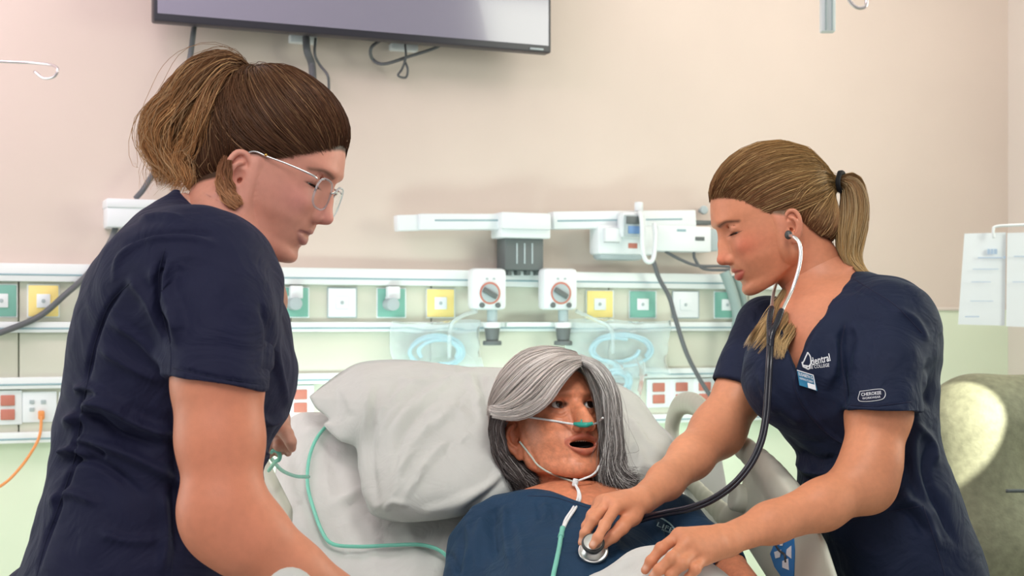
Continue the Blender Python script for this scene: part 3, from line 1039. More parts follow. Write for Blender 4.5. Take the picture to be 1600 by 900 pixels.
names = {}
for px, kind, lab in ((2, 'green', 'green outlet plate cut by the left edge of the picture'), (68, 'yellow', 'yellow outlet plate crossed by the hanging grey cable, left of the navy back'),
                      (460, 'green', 'green outlet plate with grey adapter just right of the left nurse'), (535, 'white', 'white outlet plate between two green ones, above the pillow'),
                      (612, 'green', 'green outlet plate with grey adapter left of the yellow one above the pillow'), (689, 'yellow', 'yellow outlet plate just left of the two vacuum regulators'),
                      (938, 'yellow', 'yellow outlet plate just right of the two vacuum regulators'), (1005, 'green', 'green outlet plate between the yellow and the white one, right of the regulators'),
                      (1072, 'white', 'white outlet plate crossed by the hanging cable near the right nurse'), (1137, 'green', 'green outlet plate half behind a grey hose beside the chin of the right nurse')):
    Yp = W(px, 505)[1]; py = 505 - (1.312 - CAMZ) * FPX / Yp
    t = outlet(px, py, kind); t['label'] = lab
    if px in (460, 612):
        wdisc('adapter', px + 3, py + 2, 10, .05, M['device_grey'], .04, t)
        wbox('adapter_collar', px - 5, py - 26, px + 14, py - 6, .03, M['device'], .04, t)
for px, kind, lab in ((12, 'red', 'red power outlet at the lower left edge beside the orange cord'), (470, 'red', 'red power outlet between the left nurse and the pillow'), (972, 'red', 'red power outlet just right of the grey hair, first of the row'),
                      (1030, 'red', 'red power outlet second from the grey hair'), (1066, 'red', 'red power outlet third from the grey hair'), (1102, 'red', 'red power outlet under the end of the hanging cable')):
    Yp = W(px, 505)[1]; py = 505 - (1.018 - CAMZ) * FPX / Yp
    t = outlet(px, py, kind, 46); t['label'] = lab
    t['group'] = 'red power outlets'
# white data outlet with the orange cord
py = 637
t = thing('data_outlet', 'white four-hole data outlet with an orange cord plugged in', 'outlet', W(62, py, .03))
wbox('outlet_plate', 35, 612, 89, 660, .008, M['device'], .025, t)
for x_, y_ in ((50, 628), (68, 628), (50, 640)): wbox('socket', x_ - 4, y_ - 3, x_ + 4, y_ + 3, .003, M['device_grey'], .033, t, .001)
wbox('plug', 60, 642, 70, 656, .02, M['orange'], .033, t)
tag(tube('orange_cord', [W(65, 650, .055), W(62, 680, .07), W(50, 705, .08), (W(28, 735, .09)), W(0, 760, .10), W(-60, 790, .10)], .004, M['orange']), 'thin orange cord hanging from the white data outlet', 'cord')
t = thing('power_outlet', 'pale blank plate right of the orange cord, partly behind the navy scrubs', 'outlet', W(100, 630, .03)); wbox('outlet_plate', 92, 612, 116, 658, .008, M['device'], .025, t); wbox('socket', 97, 622, 111, 648, .004, M['device_grey'], .033, t)

# ---- vacuum regulators
def regulator(px, lab):
    t = thing('vacuum_regulator', lab, 'regulator', W(px, 452, .06))
    wbox('regulator_body', px - 27, 419, px + 27, 484, .055, M['device'], .08, t, .014); wbox('regulator_mount', px - 14, 430, px + 14, 475, .05, M['device_grey'], .03, t, .004)
    wdisc('dial', px, 458, 19, .006, M['device'], .135, t)
    # coloured rings of the dial
    wdisc('dial_ring', px, 458, 17.5, .003, M['red'], .141, t); wdisc('dial_face', px, 458, 14.5, .003, M['device_grey'], .143, t)
    c = W(px, 458, .150)
    box('dial_pointer', c, (.050, .008, .016), M['dark_grey'], t, RW @ np.array(Matrix.Rotation(.5, 3, 'Y')), .003)
    for dx, dy in ((-12, 0), (13, 0)): wdisc('button', px + dx, 477, 4, .008, M['dark_grey'], .135, t)
    for dx in (-5, 6): wbox('marking', px + dx - 2, 434, px + dx + 2, 437, .001, M['device_grey'], .135, t, 0)
    disc('outlet_stem', W(px + 3, 497, .09), (0, 0, 1), .016, .05, M['device_grey'], t)
    disc('stem_collar', W(px + 3, 508, .09), (0, 0, 1), .026, .018, M['device'], t, bevel=.003)
    disc('trap_knob', W(px + 3, 524, .09), (0, 0, 1), .018, .05, M['dark_grey'], t, bevel=.003, r2=.024)
    disc('trap_base', W(px + 3, 536, .09), (0, 0, 1), .029, .014, M['dark_grey'], t, bevel=.003)
regulator(766, 'white vacuum regulator with round dial, left one of the pair')
regulator(877, 'white vacuum regulator with round dial, right one of the pair')
wb = wbox('connecting_bar', 792, 503, 862, 511, .02, M['rail_white'], .06); tag(wb, 'short white bar joining the two vacuum regulators', 'bar')

# ---- television
tv = thing('television', 'large dark flat screen television on the wall above the left nurse', 'television', W(550, 20, .1))
TA, TB = W(240, 33, .16), W(861, 83, .16)
tw = np.linalg.norm((TB - TA)[:2]); zb = (TA[2] + TB[2]) / 2; ht = tw * .565
tc_ = (TA + TB) / 2; tc_[2] = zb + ht / 2
M['tv_body'] = mat('black television bezel', (.03, .03, .04), rough=.35)
M['tv_screen'] = mat('screen glass with reflected haze', (.27, .26, .34), rough=.16, spec=.9, coat=.3)  # base colour lifted to carry the room's reflection and haze
box('bezel', tc_ - WN * .02, (tw, .045, ht), M['tv_body'], tv, RW, .006)
box('screen', tc_ + WN * .003 + np.array([0, 0, .006]), (tw - .02, .004, ht - .03), M['tv_screen'], tv, RW, .001)
box('wall_bracket', tc_ - WN * .09, (.5, .10, .35), M['dark_grey'], tv, RW, .004)
box('brand_plate', np.array([TB[0], TB[1], zb + .009]) - WT * .05 + WN * .004, (.045, .004, .006), M['device_grey'], tv, RW, .001)
for i, (x_, lab) in enumerate(((474, 'white wall plate under the television, left one with cables'), (632, 'white wall plate under the television, right one'))):
    t = wbox('wall_plate', x_ - 20, 54 + i * 14, x_ + 22, 67 + i * 12, .03, M['device'], .0); tag(t, lab, 'wall plate')
for pts, r_, lab in (([(305, 30), (301, 60), (297, 90), (285, 160), (262, 230), (228, 290), (212, 310)], .008, 'thick grey cable running down from the television behind the hair'),
                     ([(478, 58), (480, 80), (487, 100), (489, 125)], .011, 'thick dark cable under the television'),
                     ([(493, 60), (492, 85), (500, 102), (512, 118), (514, 140)], .004, 'thin dark cable curling under the television'),
                     ([(596, 62), (580, 75), (582, 92), (600, 100), (640, 88), (682, 74), (700, 60)], .005, 'dark cable looped under the right part of the television'),
                     ([(633, 70), (634, 90), (628, 108), (622, 118), (634, 121), (637, 108), (632, 95)], .0035, 'small grey wire hook under the television'),
                     ([(182, 352), (170, 382), (140, 425), (100, 462), (60, 495), (0, 520), (-60, 540)], .0085, 'grey cable sagging across the wall at the left edge')):
    tag(tube('cable', [W(x_, y_, .05 + .02 * (k % 2)) for k, (x_, y_) in enumerate(pts)], r_, M['cable']), lab, 'cable')
t = thing('wall_box', 'white plastic box on the wall behind the left nurse', 'box', W(214, 335, 0))
wbox('box_body', 168, 318, 262, 356, .09, M['device'], 0, t, .006); wbox('box_lid', 167, 311, 263, 325, .095, M['device'], 0, t, .004)

# ---- equipment rail with boxes and thermometer
er = thing('equipment_rail', 'long white rail with fold-out arms on the wall above the regulators', 'rail', W(850, 348, 0))
def wbar(name, x0, y0, x1, y1, hpx, depth, m, off, parent, bevel=.004):
    A, B = W(x0, y0, off + depth / 2), W(x1, y1, off + depth / 2); d = B - A; L = np.linalg.norm(d); d /= L
    R = np.stack([d, -WN, np.cross(d, -WN)], 1); return box(name, (A + B) / 2, (L, depth, hpx * (A[1] + B[1]) / 2 / FPX), m, parent, R, bevel)
wbar('rail_end', 618, 349, 656, 348, 25, .04, M['device'], .05, er)
wbar('rail_bar', 652, 347, 785, 347, 25, .05, M['device'], .05, er)
wbar('rail_bar', 860, 345, 1082, 342, 27, .05, M['device'], .05, er)
wbar('rail_stripe', 675, 345, 785, 345, 2.5, .052, M['stripe'], .05, er, .001); wbar('rail_stripe', 866, 346, 1060, 343, 2.5, .052, M['stripe'], .05, er, .001)
wbox('center_housing', 784, 332, 862, 358, .10, M['device'], .03, er, .005); wbox('housing_lip', 783, 356, 861, 372, .085, M['device'], .03, er, .005)
t = thing('glove_holder', 'dark grey box holder hanging under the white equipment rail', 'holder', W(820, 400, 0))
wbox('holder_body', 789, 371, 850, 422, .07, M['dark_grey'], .02, t, .006)
for x_ in (797, 811, 826, 841): wbox('holder_peg', x_ - 3, 420, x_ + 3, 430, .03, M['dark_grey'], .04, t, .002)
for x_ in (808, 820, 832): wbox('holder_slot', x_ - 1.2, 380, x_ + 1.2, 412, .002, M['device_grey'], .09, t, .0005)
t = thing('thermometer_unit', 'white wall thermometer with blue-grey handset and coiled white cord', 'thermometer', W(985, 370, 0))
wbox('holder_tray', 935, 352, 1024, 398, .07, M['device'], .04, t, .010); wbox('tray_base', 938, 392, 1006, 406, .06, M['device_grey'], .04, t, .012)
wbox('probe_box', 946, 356, 972, 378, .02, M['device'], .11, t, .004); wbox('handset', 972, 330, 1012, 372, .045, M['device'], .10, t, .014)
wbox('handset_face', 976, 336, 1006, 370, .006, M['device_grey'], .145, t, .012); wbox('display', 979, 338, 1003, 350, .003, M['dark_grey'], .151, t, .003)
M['blue_label'] = mat('blue key pad', (.16, .30, .55), rough=.5)
wbox('keypad', 982, 353, 1000, 365, .003, M['blue_label'], .151, t, .003); wbox('red_mark', 982, 380, 996, 388, .002, M['red'], .11, t, .001)
wbox('lettering', 944, 377, 968, 379, .001, M['dark_grey'], .11, t, 0)
disc('probe_knob', W(998, 323, .12), (0, 0, 1), .014, .03, M['device'], t, bevel=.004)
tube('coiled_cord', [W(1000, 330, .15), W(1003, 350, .17), W(1004, 385, .17), W(1008, 405, .17), W(1017, 409, .17), (W(1022, 398, .17)), W(1024, 370, .16), W(1022, 350, .14)], .0075, M['device'], t)
t = thing('device_box', 'white flat box with small dark window beside the face of the right nurse', 'box', W(1080, 375, 0))
wbox('box_body', 1027, 353, 1112, 393, .08, M['device'], .03, t, .005); wbox('box_end', 1108, 358, 1124, 392, .06, M['device_grey'], .03, t, .004); wbox('dark_window', 1087, 370, 1101, 376, .003, M['dark_grey'], .11, t, .001)
wbox('arm_bar', 1078, 344, 1112, 351, .03, M['dark_grey'], .04, t, .002); wbox('lettering', 1058, 358, 1072, 362, .001, M['stripe'], .11, t, 0)
t = thing('coat_hook', 'round grey hook on the wall beside the forehead of the right nurse', 'hook', W(1101, 328, 0)); wdisc('hook_head', 1101, 328, 7, .012, M['device_grey'], .028, t, .004); wdisc('hook_stem', 1101, 328, 3.5, .03, M['device_grey'], 0, t)
for pts, r_, lab in (([(1020, 405), (1030, 435), (1046, 465), (1056, 500), (1072, 550), (1092, 590), (1112, 622)], .0075, 'grey cable hanging down from the thermometer'),
                     ([(1040, 393), (1062, 405), (1090, 415), (1130, 416), (1160, 420)], .005, 'thin grey cable running right under the white box'),
                     ([(1084, 392), (1086, 405), (1100, 420), (1140, 422)], .005, 'short grey cable drooping from the white box')):
    tag(tube('cable', [W(x_, y_, .09) for x_, y_ in pts], r_, M['cable']), lab, 'cable')
M['hose'] = mat('grey green hose', (.28, .38, .36), rough=.5)
tag(tube('hose', [W(1132, 425, .09), W(1142, 450, .10), W(1152, 490, .11), W(1150, 530, .11), W(1143, 570, .10), W(1143, 600, .10)], .018, M['hose']), 'thick grey green hose hanging beside the right nurse', 'hose')
tag(tube('hose', [W(1148, 430, .07), W(1160, 465, .08), W(1166, 500, .08), W(1163, 560, .08), W(1160, 600, .08)], .013, M['hose']), 'thinner grey green hose next to the thick one', 'hose')

# ---- plastic bags with tubing
M['bag'] = mat('clear plastic bag', (.88, .96, .97), rough=.12, trans=.78, ior=1.12)
M['bag_tube'] = mat('pale blue tubing', (.36, .60, .70), rough=.35)
def bag(l, t_, r_, b, lab, seed):
    rr = np.random.RandomState(seed)
    t = thing('plastic_bag', lab, 'bag', W((l + r_) / 2, (t_ + b) / 2, .06))
    n = 26; V = []; F = []
    for side in (0, 1):
        for i in range(n + 1):
            for j in range(n + 1):
                u, v = i / n, j / n
                puff = (math.sin(PI * u) * math.sin(PI * v)) ** .5
                x_ = l + (r_ - l) * u + 4 * math.sin(v * 5 + seed); y_ = t_ + (b - t_) * v + 3 * math.sin(u * 6 + seed * 2)
                V.append(W(x_, y_, .07 + (.035 if side else -.02) * puff))
    V = np.array(V); V += WN * (.006 * vnoise(V, 60, seed) + .003 * vnoise(V, 140, seed + 1))[:, None]
    m = (n + 1) ** 2
    for s_ in (0, 1):
        for i in range(n):
            for j in range(n):
                q = [s_ * m + i * (n + 1) + j, s_ * m + (i + 1) * (n + 1) + j, s_ * m + (i + 1) * (n + 1) + j + 1, s_ * m + i * (n + 1) + j + 1]
                F.append(q if s_ else q[::-1])
    np_mesh('bag_film', V, F, M['bag'], t)
    for k in range(3):
        cx, cy = (l + r_) / 2 + rr.uniform(-8, 8), (t_ + b) / 2 + 4; a0 = rr.uniform(0, 3)
        pts = [W(cx + (r_ - l) * (.30 - .03 * k) * math.cos(a), cy + (b - t_) * (.30 - .04 * k) * math.sin(a), .07 + .004 * k) for a in np.linspace(a0, a0 + 5.2, 12)]
        tube('coiled_tubing', pts, .006, M['bag_tube'], t)
    return t
bag(612, 502, 752, 590, 'clear plastic bag of coiled tubing hanging left of the regulators', 3)
bag(886, 500, 1046, 585, 'clear plastic bag of coiled tubing hanging right of the regulators', 8)
bag(940, 560, 1005, 625, 'small clear plastic bag just above the grey hair', 12)
for pts, lab in (([(745, 486), (720, 495), (704, 512), (702, 560)], 'thin clear tube from the left regulator down into its bag'), ([(900, 486), (930, 500), (955, 515), (958, 552)], 'thin clear tube from the right regulator down into its bag')):
    tag(tube('suction_tube', [W(x_, y_, .12) for x_, y_ in pts], .006, M['bag']), lab, 'tube')

# ---- hooks hanging from above
M['chrome'] = mat('chrome wire', (.75, .70, .72), rough=.25, metal=.9)
tag(tube('wire_hook', [P(-60, 92, 3.3), P(0, 96, 3.3), P(45, 98, 3.3), P(78, 101, 3.28), P(90, 108, 3.26), (P(84, 120, 3.26)), P(68, 122, 3.27), P(54, 112, 3.28)], .0035, M['chrome']), 'bent wire hook sticking in at the upper left edge', 'hook')
t = thing('track_bracket', 'white ribbed bracket hanging from the ceiling at the upper right', 'bracket', P(1293, 0, 3.6))
box('bracket_body', P(1293, -30, 3.6), (.036, .03, .262), M['device'], t, None, .004)
for dx in (-.008, .008): box('bracket_rib', P(1293, -28, 3.6) + np.array([dx, -.016, 0]), (.004, .006, .25), M['device_grey'], t, None, .001)
tag(tube('wire_hook', [P(1318, -20, 3.6), P(1328, 2, 3.6), P(1340, 12, 3.6), P(1352, 10, 3.6), P(1354, -2, 3.6), P(1350, -20, 3.6)], .005, M['chrome']), 'curved white hook beside the ribbed bracket at the top', 'hook')

# ---- papers on a rod at the right
M['paper'] = mat('white paper', (.82, .88, .92), rough=.7)
M['print'] = mat('pale blue print', (.42, .55, .72), rough=.8)
def sheet_paper(q, Y, lab):
    t = thing('paper_sheet', lab, 'paper', P(q[0][0], q[0][1], Y))
    pts = [P(x_, y_, Y + .02 * (k > 1)) for k, (x_, y_) in enumerate(q)]
    prism('sheet', pts, (0, 1, 0), .0012, M['paper'], t)
    return t
t = sheet_paper([(1507, 365), (1572, 363), (1570, 509), (1497, 507)], 4.25, 'white printed paper hanging from a rod at the right, the left sheet')
def pbox(name, l, t_, r_, b, Y, m, par): return box(name, P((l + r_) / 2, (t_ + b) / 2, Y), ((r_ - l) * Y / FPX, .0008, (b - t_) * Y / FPX), m, par, None, 0)
for a_ in ((1543, 389, 1547, 397), (1548, 389, 1552, 397), (1553, 389, 1558, 397), (1528, 402, 1566, 403.4), (1568, 400, 1571, 404), (1520, 420, 1560, 421), (1518, 440, 1548, 441), (1516, 470, 1552, 471), (1508, 494, 1530, 495.5)): pbox('print_mark', *a_, 4.246, M['print'], t)
t = sheet_paper([(1574, 364), (1640, 362), (1640, 512), (1572, 510)], 4.24, 'white paper hanging from a rod at the right, the sheet cut by the edge')
for a_ in ((1584, 400, 1640, 401.2), (1582, 440, 1640, 441)): pbox('print_mark', *a_, 4.236, M['print'], t)
rd = tube('hanging_rod', [P(1553, 372, 4.23), P(1552, 360, 4.23), P(1556, 354, 4.23), P(1580, 352, 4.22), P(1640, 350, 4.2), P(1700, 349, 4.2)], .0045, M['device']); tag(rd, 'thin white rod with a clip holding the papers', 'rod')

# ---- recliner at the right
M['vinyl'] = mat('mottled olive upholstery', (.26, .265, .17), rough=.62, noise=.18, nscale=55, bump=.3, bscale=160, detail=6)
ch = thing('recliner_chair', 'mottled olive beige recliner behind the right nurse, sunlit on its top left corner', 'chair', (1.45, 3.2, 0))
f = Field((.88, 2.75, .25), (2.05, 3.62, 1.20), .008)
f.add(cap((1.06, 3.24, 1.02), (1.95, 3.30, 1.045), .11, .11), 0); f.add(cap((1.05, 3.18, .75), (1.95, 3.24, .75), .12, .12), .06); f.add(cap((1.06, 3.12, .50), (1.95, 3.18, .50), .10, .10), .05)
f.add(cap((1.05, 3.23, 1.00), (1.05, 3.14, .5), .115, .11), .05); f.add(cap((1.95, 3.3, 1.03), (1.95, 3.16, .5), .10, .10), .05)
f.add(cap((1.5, 3.27, 1.0), (1.5, 3.17, .5), .11, .11), .12)
V_, F_ = f.mesh(2); np_mesh('backrest', V_, F_, M['vinyl'], ch)
f = Field((1.05, 2.35, .25), (2.05, 3.15, .75), .010)
f.add(cap((1.28, 2.6, .42), (1.85, 2.6, .42), .09, .09), 0); f.add(cap((1.28, 3.0, .42), (1.85, 3.0, .42), .09, .09), .12); f.add(cap((1.55, 2.6, .42), (1.55, 3.0, .42), .09, .09), .12)
V_, F_ = f.mesh(2); np_mesh('seat', V_, F_, M['vinyl'], ch)
for x_ in (1.12, 1.98):
    box('armrest', (x_, 2.78, .58), (.12, .72, .12), M['vinyl'], ch, None, .04, 4)
    box('side_panel', (x_, 2.80, .28), (.09, .66, .46), M['vinyl'], ch, None, .02)
box('seat_base', (1.55, 2.82, .22), (.76, .6, .2), M['vinyl'], ch, None, .02)
for x_ in (1.14, 1.96):
    for y_ in (2.52, 3.08): disc('caster', (x_, y_, .03), (1, 0, 0), .03, .03, M['dark_grey'], ch, bevel=.004)
tube('back_seam', [P(1572, 767, 3.03), P(1600, 767, 3.03), P(1660, 768, 3.03)], .004, M['dark_grey'], ch)
# ================================================================ nurse on the left
def head_frame(O_px, Y, fwd2, yaw, roll=0.0):
    """fwd2: image direction (right, up) of the face before yaw; yaw > 0 turns the face to the camera"""
    O = P(O_px[0], O_px[1], Y)
    f2 = np.array([fwd2[0], 0, fwd2[1]]); f2 /= np.linalg.norm(f2)
    u2 = np.array([-f2[2] * np.sign(f2[0]), 0, abs(f2[0])])
    f = f2 * math.cos(yaw) + np.array([0, -1, 0]) * math.sin(yaw)
    R = rot_head(f, u2 + np.array([0, roll, 0]))
    return R, O


def hairline_side(tab):
    """tab: (y,z) polyline seen from the side, front to nape; returns function z(y) below which there is no hair"""
    return catmull(tab, 8)


def paint_scalp(C, V, tab, col, front_z, ear_y=-.02):
    ys = np.array([p[0] for p in tab])[::-1]; zs = np.array([p[1] for p in tab])[::-1]
    lim = np.interp(V[:, 1], ys, zs)
    inside = np.clip((V[:, 2] - lim) / .006 + .5, 0, 1) * (np.abs(V[:, 0]) < .0775)
    return C * (1 - inside[:, None]) + np.array(col) * inside[:, None]


def pulled_hair(tab, T, n, K, r, R, O, width_prims, Cc=(0, -.015, .015), lift=.007, cols=None, spread=.010, sag=0.0, xw=.0745, nape=.05, toff=None, rad=.0006, clumps=150):
    """strands from the hairline (and the nape) to the tie T, over the skull"""
    Cc = np.array(Cc); t = np.linspace(0, 1, K)
    line = catmull(tab, 10)
    L = np.concatenate([[0], np.cumsum(np.linalg.norm(np.diff(line, axis=0), axis=1))])
    s = r.uniform(0, 1, n) ** .9 * L[-1]
    y = np.interp(s, L, line[:, 0]); z = np.interp(s, L, line[:, 1])
    side = r.choice([-1, 1], n)
    # width of the head at y: from the front centre to the side
    yf = line[0, 0]; yb = line[-1, 0]
    fx = np.sqrt(np.clip(1 - np.clip((y - .0) / (yf - .0), 0, 1) ** 2.2, 0, 1)); bx = np.sqrt(np.clip(1 - np.clip((y + .02) / (yb + .02), 0, 1) ** 2 * (1 - nape), 0, 1))
    x = side * xw * np.minimum(fx, bx) * r.uniform(.92, 1.0, n)
    cen = r.uniform(0, 1, n) < .24   # the middle of the forehead
    x = np.where(cen, r.uniform(-.056, .056, n), x)
    y = np.where(cen, yf * .97 - 8 * x ** 2, y); z = np.where(cen, line[0, 1] - .001 - 5 * x ** 2, z)
    bk = (r.uniform(0, 1, n) < .15) & (~cen)   # the middle of the nape
    x = np.where(bk, r.uniform(-.05, .05, n), x); y = np.where(bk, yb, y); z = np.where(bk, line[-1, 1], z)
    S = np.stack([x, y, z + r.normal(0, .002, n)], -1)
    a = unit(S - Cc)
    # strands start a little inside the hair too
    j = r.normal(0, .02, (n, 3)); tdir = unit(np.array(T) - Cc)[None] + r.normal(0, .05, (n, 3))
    a = unit(a + j * .6); b = unit(tdir)
    st = r.uniform(0, 1, n); st = np.where(st < .45, 0, (st - .45) * 1.2)[:, None, None]
    cl = r.randint(0, clumps, n); wob = r.normal(0, 1, (clumps, 2))[cl]
    cdir = np.where((y > -.015)[:, None], S + np.array([0, -.085, .004])[None], S + np.array([0, -.01, .05])[None])
    cdir = cdir * np.where(cen[:, None], np.array([1.3, 1, 1.0]), 1.0) + np.where(cen, .012, 0)[:, None] * np.array([0, 0, 1.0])
    cdir[:, 0] += np.where(cen, np.sign(x) * r.uniform(0, .05, n), 0)
    c_ = unit(cdir - Cc)
    tq = t[None, :, None]
    D = unit(a[:, None] * (1 - tq) ** 2 + 2 * tq * (1 - tq) * c_[:, None] + b[:, None] * tq ** 2)
    # strands curve: push sideways
    perp = np.cross(a, b); perp = unit(perp)
    bow = np.sin(PI * t)[None, :, None] * (wob[:, :1] * .035 + sag)[:, None] * perp[:, None]
    D = unit(D + bow)
    rr = shell_radius(width_prims, Cc, D, 0.0, .02)
    thick = lift * (1 - np.exp(-t * 7))[None] * (1 + .25 * wob[:, 1:2] * .6) + r.uniform(0, .0015, n)[:, None]
    lay = r.uniform(.55, 1.0, n)[:, None]
    Pq = Cc + D * (rr + thick * lay + .0008)[..., None]
    # converge on the tie
    w = np.clip((t - .72) / .28, 0, 1)[None, :, None] ** 2
    Tt = np.array(T) + r.normal(0, 1, (n, 1, 3)) * spread * .5
    Pq = Pq * (1 - w) + Tt * w
    return to_world(Pq, R, O)


def build_nurse_left():
    r = np.random.RandomState(11)
    R, O = head_frame((428, 250), 1.87, (.89, -.454), math.radians(9))
    root = thing('person', 'nurse with messy brown ponytail and clear glasses leaning over the bed in navy scrubs', 'person', P(250, 1500, 1.75))
    PF = [(.118, .02), (.10, .058), (.085, .074), (.065, .087), (.045, .0935), (.020, .0935), (.004, .0865), (-.02, .084), (-.045, .0875), (-.058, .0900), (-.068, .0890), (-.078, .0865), (-.088, .0830), (-.100, .0870), (-.110, .0850), (-.118, .074), (-.13, .05)]
    WD = [(.12, .05), (.08, .072), (.04, .075), (0, .073), (-.03, .073), (-.06, .068), (-.09, .056), (-.115, .045), (-.15, .04)]
    nb = to_local(P(335, 420, 1.80), R, O)     # base of the neck
    na = np.array([0, -.035, -.055])
    nm = (na + nb) / 2
    V, F, mk, info = build_head(prof=PF, width=WD, nose=dict(tip=(.1090, -.037), w=.86, hump=.000), mouth=dict(z=-.068, open=.0022, y=-.004, thick=.8),
                                eyes=dict(open=.0011, oz=-.0075), ears=(0, -.004, -.041), earscale=.97, skull=(0, -.015, .030, .0745, .098, .080), flare=.5,
                                neck=[(na, nm, .052, .050, .02), (nm, nb, .050, .060, .02), ((0, .03, -.085), (0, -.02, -.10), .030, .040, .03)], jaw=dict(gx=.047, gy=.012, gz=-.072, r=.021, cz=-.101), low=-.27)
    C = paint(mk, V=V, base=(.66, .29, .21), lip=(.42, .17, .15), cheek=(.68, .27, .23), brow=(.20, .10, .065), eye=(.50, .24, .20), ear=(.72, .32, .24))
    tab = [(.090, .066), (.078, .047), (.055, .026), (.030, .006), (.010, -.004), (-.010, -.012), (-.022, -.030), (-.035, -.055), (-.075, -.085)]
    C = paint_scalp(C, V, tab, (.075, .038, .022), .06)
    W = to_world(V, R, O)
    parts = [(W, F, C)]
    for E in info['E']: eyeball('eye', E, R, O, (0, .8, -.5), (.10, .12, .10), root)
    lashes(info, R, O, root, r)
    prims = [ell((0, -.015, .030), (.0745, .098, .080)), ell((0, .030, -.025), (.067, .083, .078)), ell((0, -.055, -.03), (.055, .05, .06))]
    T = (0, -.072, .090)
    n, K = 9000, 13
    Pw = pulled_hair(tab, T, n, K, r, R, O, prims, lift=.009)
    cols = hair_cols(n, K, (.090, .038, .020), (.13, .060, .030), r, .35, light=(.32, .18, .09), lf=.14)
    strands('hair', Pw, r.uniform(.0003, .0007, n), cols, M['hair'], root)
    # ponytail
    def g(*q): return [P(x, y, Y) for x, y, Y in q]
    guides = [g((388, 112, 1.90), (358, 92, 1.88), (318, 96, 1.87), (272, 140, 1.86), (240, 182, 1.85), (236, 222, 1.85), (250, 262, 1.85), (240, 280, 1.86)),
              g((388, 112, 1.89), (362, 96, 1.86), (330, 112, 1.84), (286, 160, 1.83), (256, 205, 1.83), (262, 246, 1.84), (280, 285, 1.84), (266, 298, 1.84)),
              g((388, 114, 1.90), (356, 104, 1.92), (318, 132, 1.93), (282, 182, 1.93), (262, 222, 1.92), (244, 258, 1.91), (256, 288, 1.91)),
              g((388, 116, 1.89), (362, 112, 1.84), (336, 142, 1.82), (312, 188, 1.81), (300, 226, 1.82), (282, 252, 1.83), (292, 282, 1.82), (272, 300, 1.83)),
              g((388, 118, 1.90), (366, 124, 1.88), (345, 160, 1.86), (328, 200, 1.85), (330, 236, 1.86), (312, 262, 1.86), (318, 292, 1.86)),
              g((388, 118, 1.90), (372, 130, 1.90), (356, 165, 1.87), (348, 205, 1.86), (352, 236, 1.87), (334, 262, 1.86), (300, 275, 1.87)),
              g((388, 118, 1.90), (376, 138, 1.92), (370, 170, 1.93), (362, 205, 1.92), (348, 240, 1.90), (332, 270, 1.88)),
              g((376, 180, 1.86), (360, 215, 1.85), (348, 250, 1.85), (336, 282, 1.85), (342, 304, 1.84))]
    n, K = 7500, 22
    Pw = grow_bundle(guides, n, K, [.006, .009, .011, .012, .012, .010, .008], r, wave=.0060, wfreq=2.8, clump=70, jit=.16)
    cut = r.uniform(.62, 1.0, n)
    Pw = np.stack([np.array([np.interp(np.linspace(0, c, K), np.linspace(0, 1, K), p[:, q]) for q in range(3)]).T for p, c in zip(Pw, cut)])
    cols = hair_cols(n, K, (.12, .052, .026), (.55, .27, .11), r, .3, light=(.75, .46, .22), lf=.2, power=1.5)
    strands('ponytail', Pw, r.uniform(.0003, .0006, n), cols, M['hair'], root)
    # flyaways round the ponytail
    n, K = 260, 22
    Pw = grow_bundle(guides, n, K, [.008, .018, .024, .026, .026, .024, .022], r, wave=.014, wfreq=1.8, clump=260, jit=.4)
    strands('ponytail_flyaway', Pw, r.uniform(.00025, .0004, n), hair_cols(n, K, (.20, .10, .05), (.55, .34, .18), r), M['hair'], root)
    # lock behind the ear
    n, K = 650, 14
    hb = BVHTree.FromPolygons(W.tolist(), F.tolist())
    def on(px, py, Y):
        l, nn = hit(px, py, hb)
        return P(px, py, Y) if l is None else P(px, py, l[1] - .005)
    guides = [[on(358, 232, 1.83), on(350, 262, 1.822), on(352, 295, 1.815), on(370, 326, 1.80)], [on(352, 240, 1.84), on(344, 270, 1.835), on(345, 300, 1.825), on(360, 322, 1.81)], [on(358, 250, 1.83), on(357, 275, 1.82), on(364, 300, 1.80), on(378, 320, 1.79)]]
    Pw = grow_bundle(guides, n, K, [.004, .005, .005, .003], r, wave=.0025, clump=20, jit=.2)
    strands('hair_lock', Pw, r.uniform(.0002, .0004, n), hair_cols(n, K, (.26, .11, .055), (.55, .27, .13), r, light=(.6, .35, .2), lf=.12), M['hair'], root)

    # ---- torso under the scrubs, near arm, far arm
    Yc = 1.80
    rows = [(302, 283, 300, 1.84, .04), (318, 258, 312, 1.83, .070), (340, 226, 345, 1.82, .105), (370, 201, 376, 1.80, .145), (400, 172, 402, 1.80, .170), (440, 148, 428, Yc, .178), (480, 131, 443, Yc, .172), (533, 118, 459, Yc, .165),
            (573, 114, 465, Yc, .160), (615, 110, 459, Yc, .155), (650, 99, 445, Yc, .150), (690, 97, 420, Yc, .148), (740, 88, 404, Yc, .152), (793, 73, 403, Yc, .160), (840, 58, 408, Yc, .168), (900, 40, 415, Yc, .176), (1000, 20, 425, Yc, .180)]
    inner = [(py, l + min(34, (rr - l) * .3), rr - min(34, (rr - l) * .3), Y, max(.02, b - .03)) for py, l, rr, Y, b in rows]
    S1, A1, A2 = P(322, 440, 1.68), P(340, 600, 1.61), P(348, 775, 1.585)
    G1, G2 = P(452, 893, 1.60), P(640, 1010, 1.66)
    h = .0026
    fb = Field(P(120, 1000, 1.80) - (.25, .24, .02), P(460, 300, 1.8) + (.22, .28, .03), h * 1.6)
    fb.add(stack(rows_px(inner), 2.2), .0)
    fb.add(cap(nm @ R.T + O, nb @ R.T + O, .050, .058), .02)
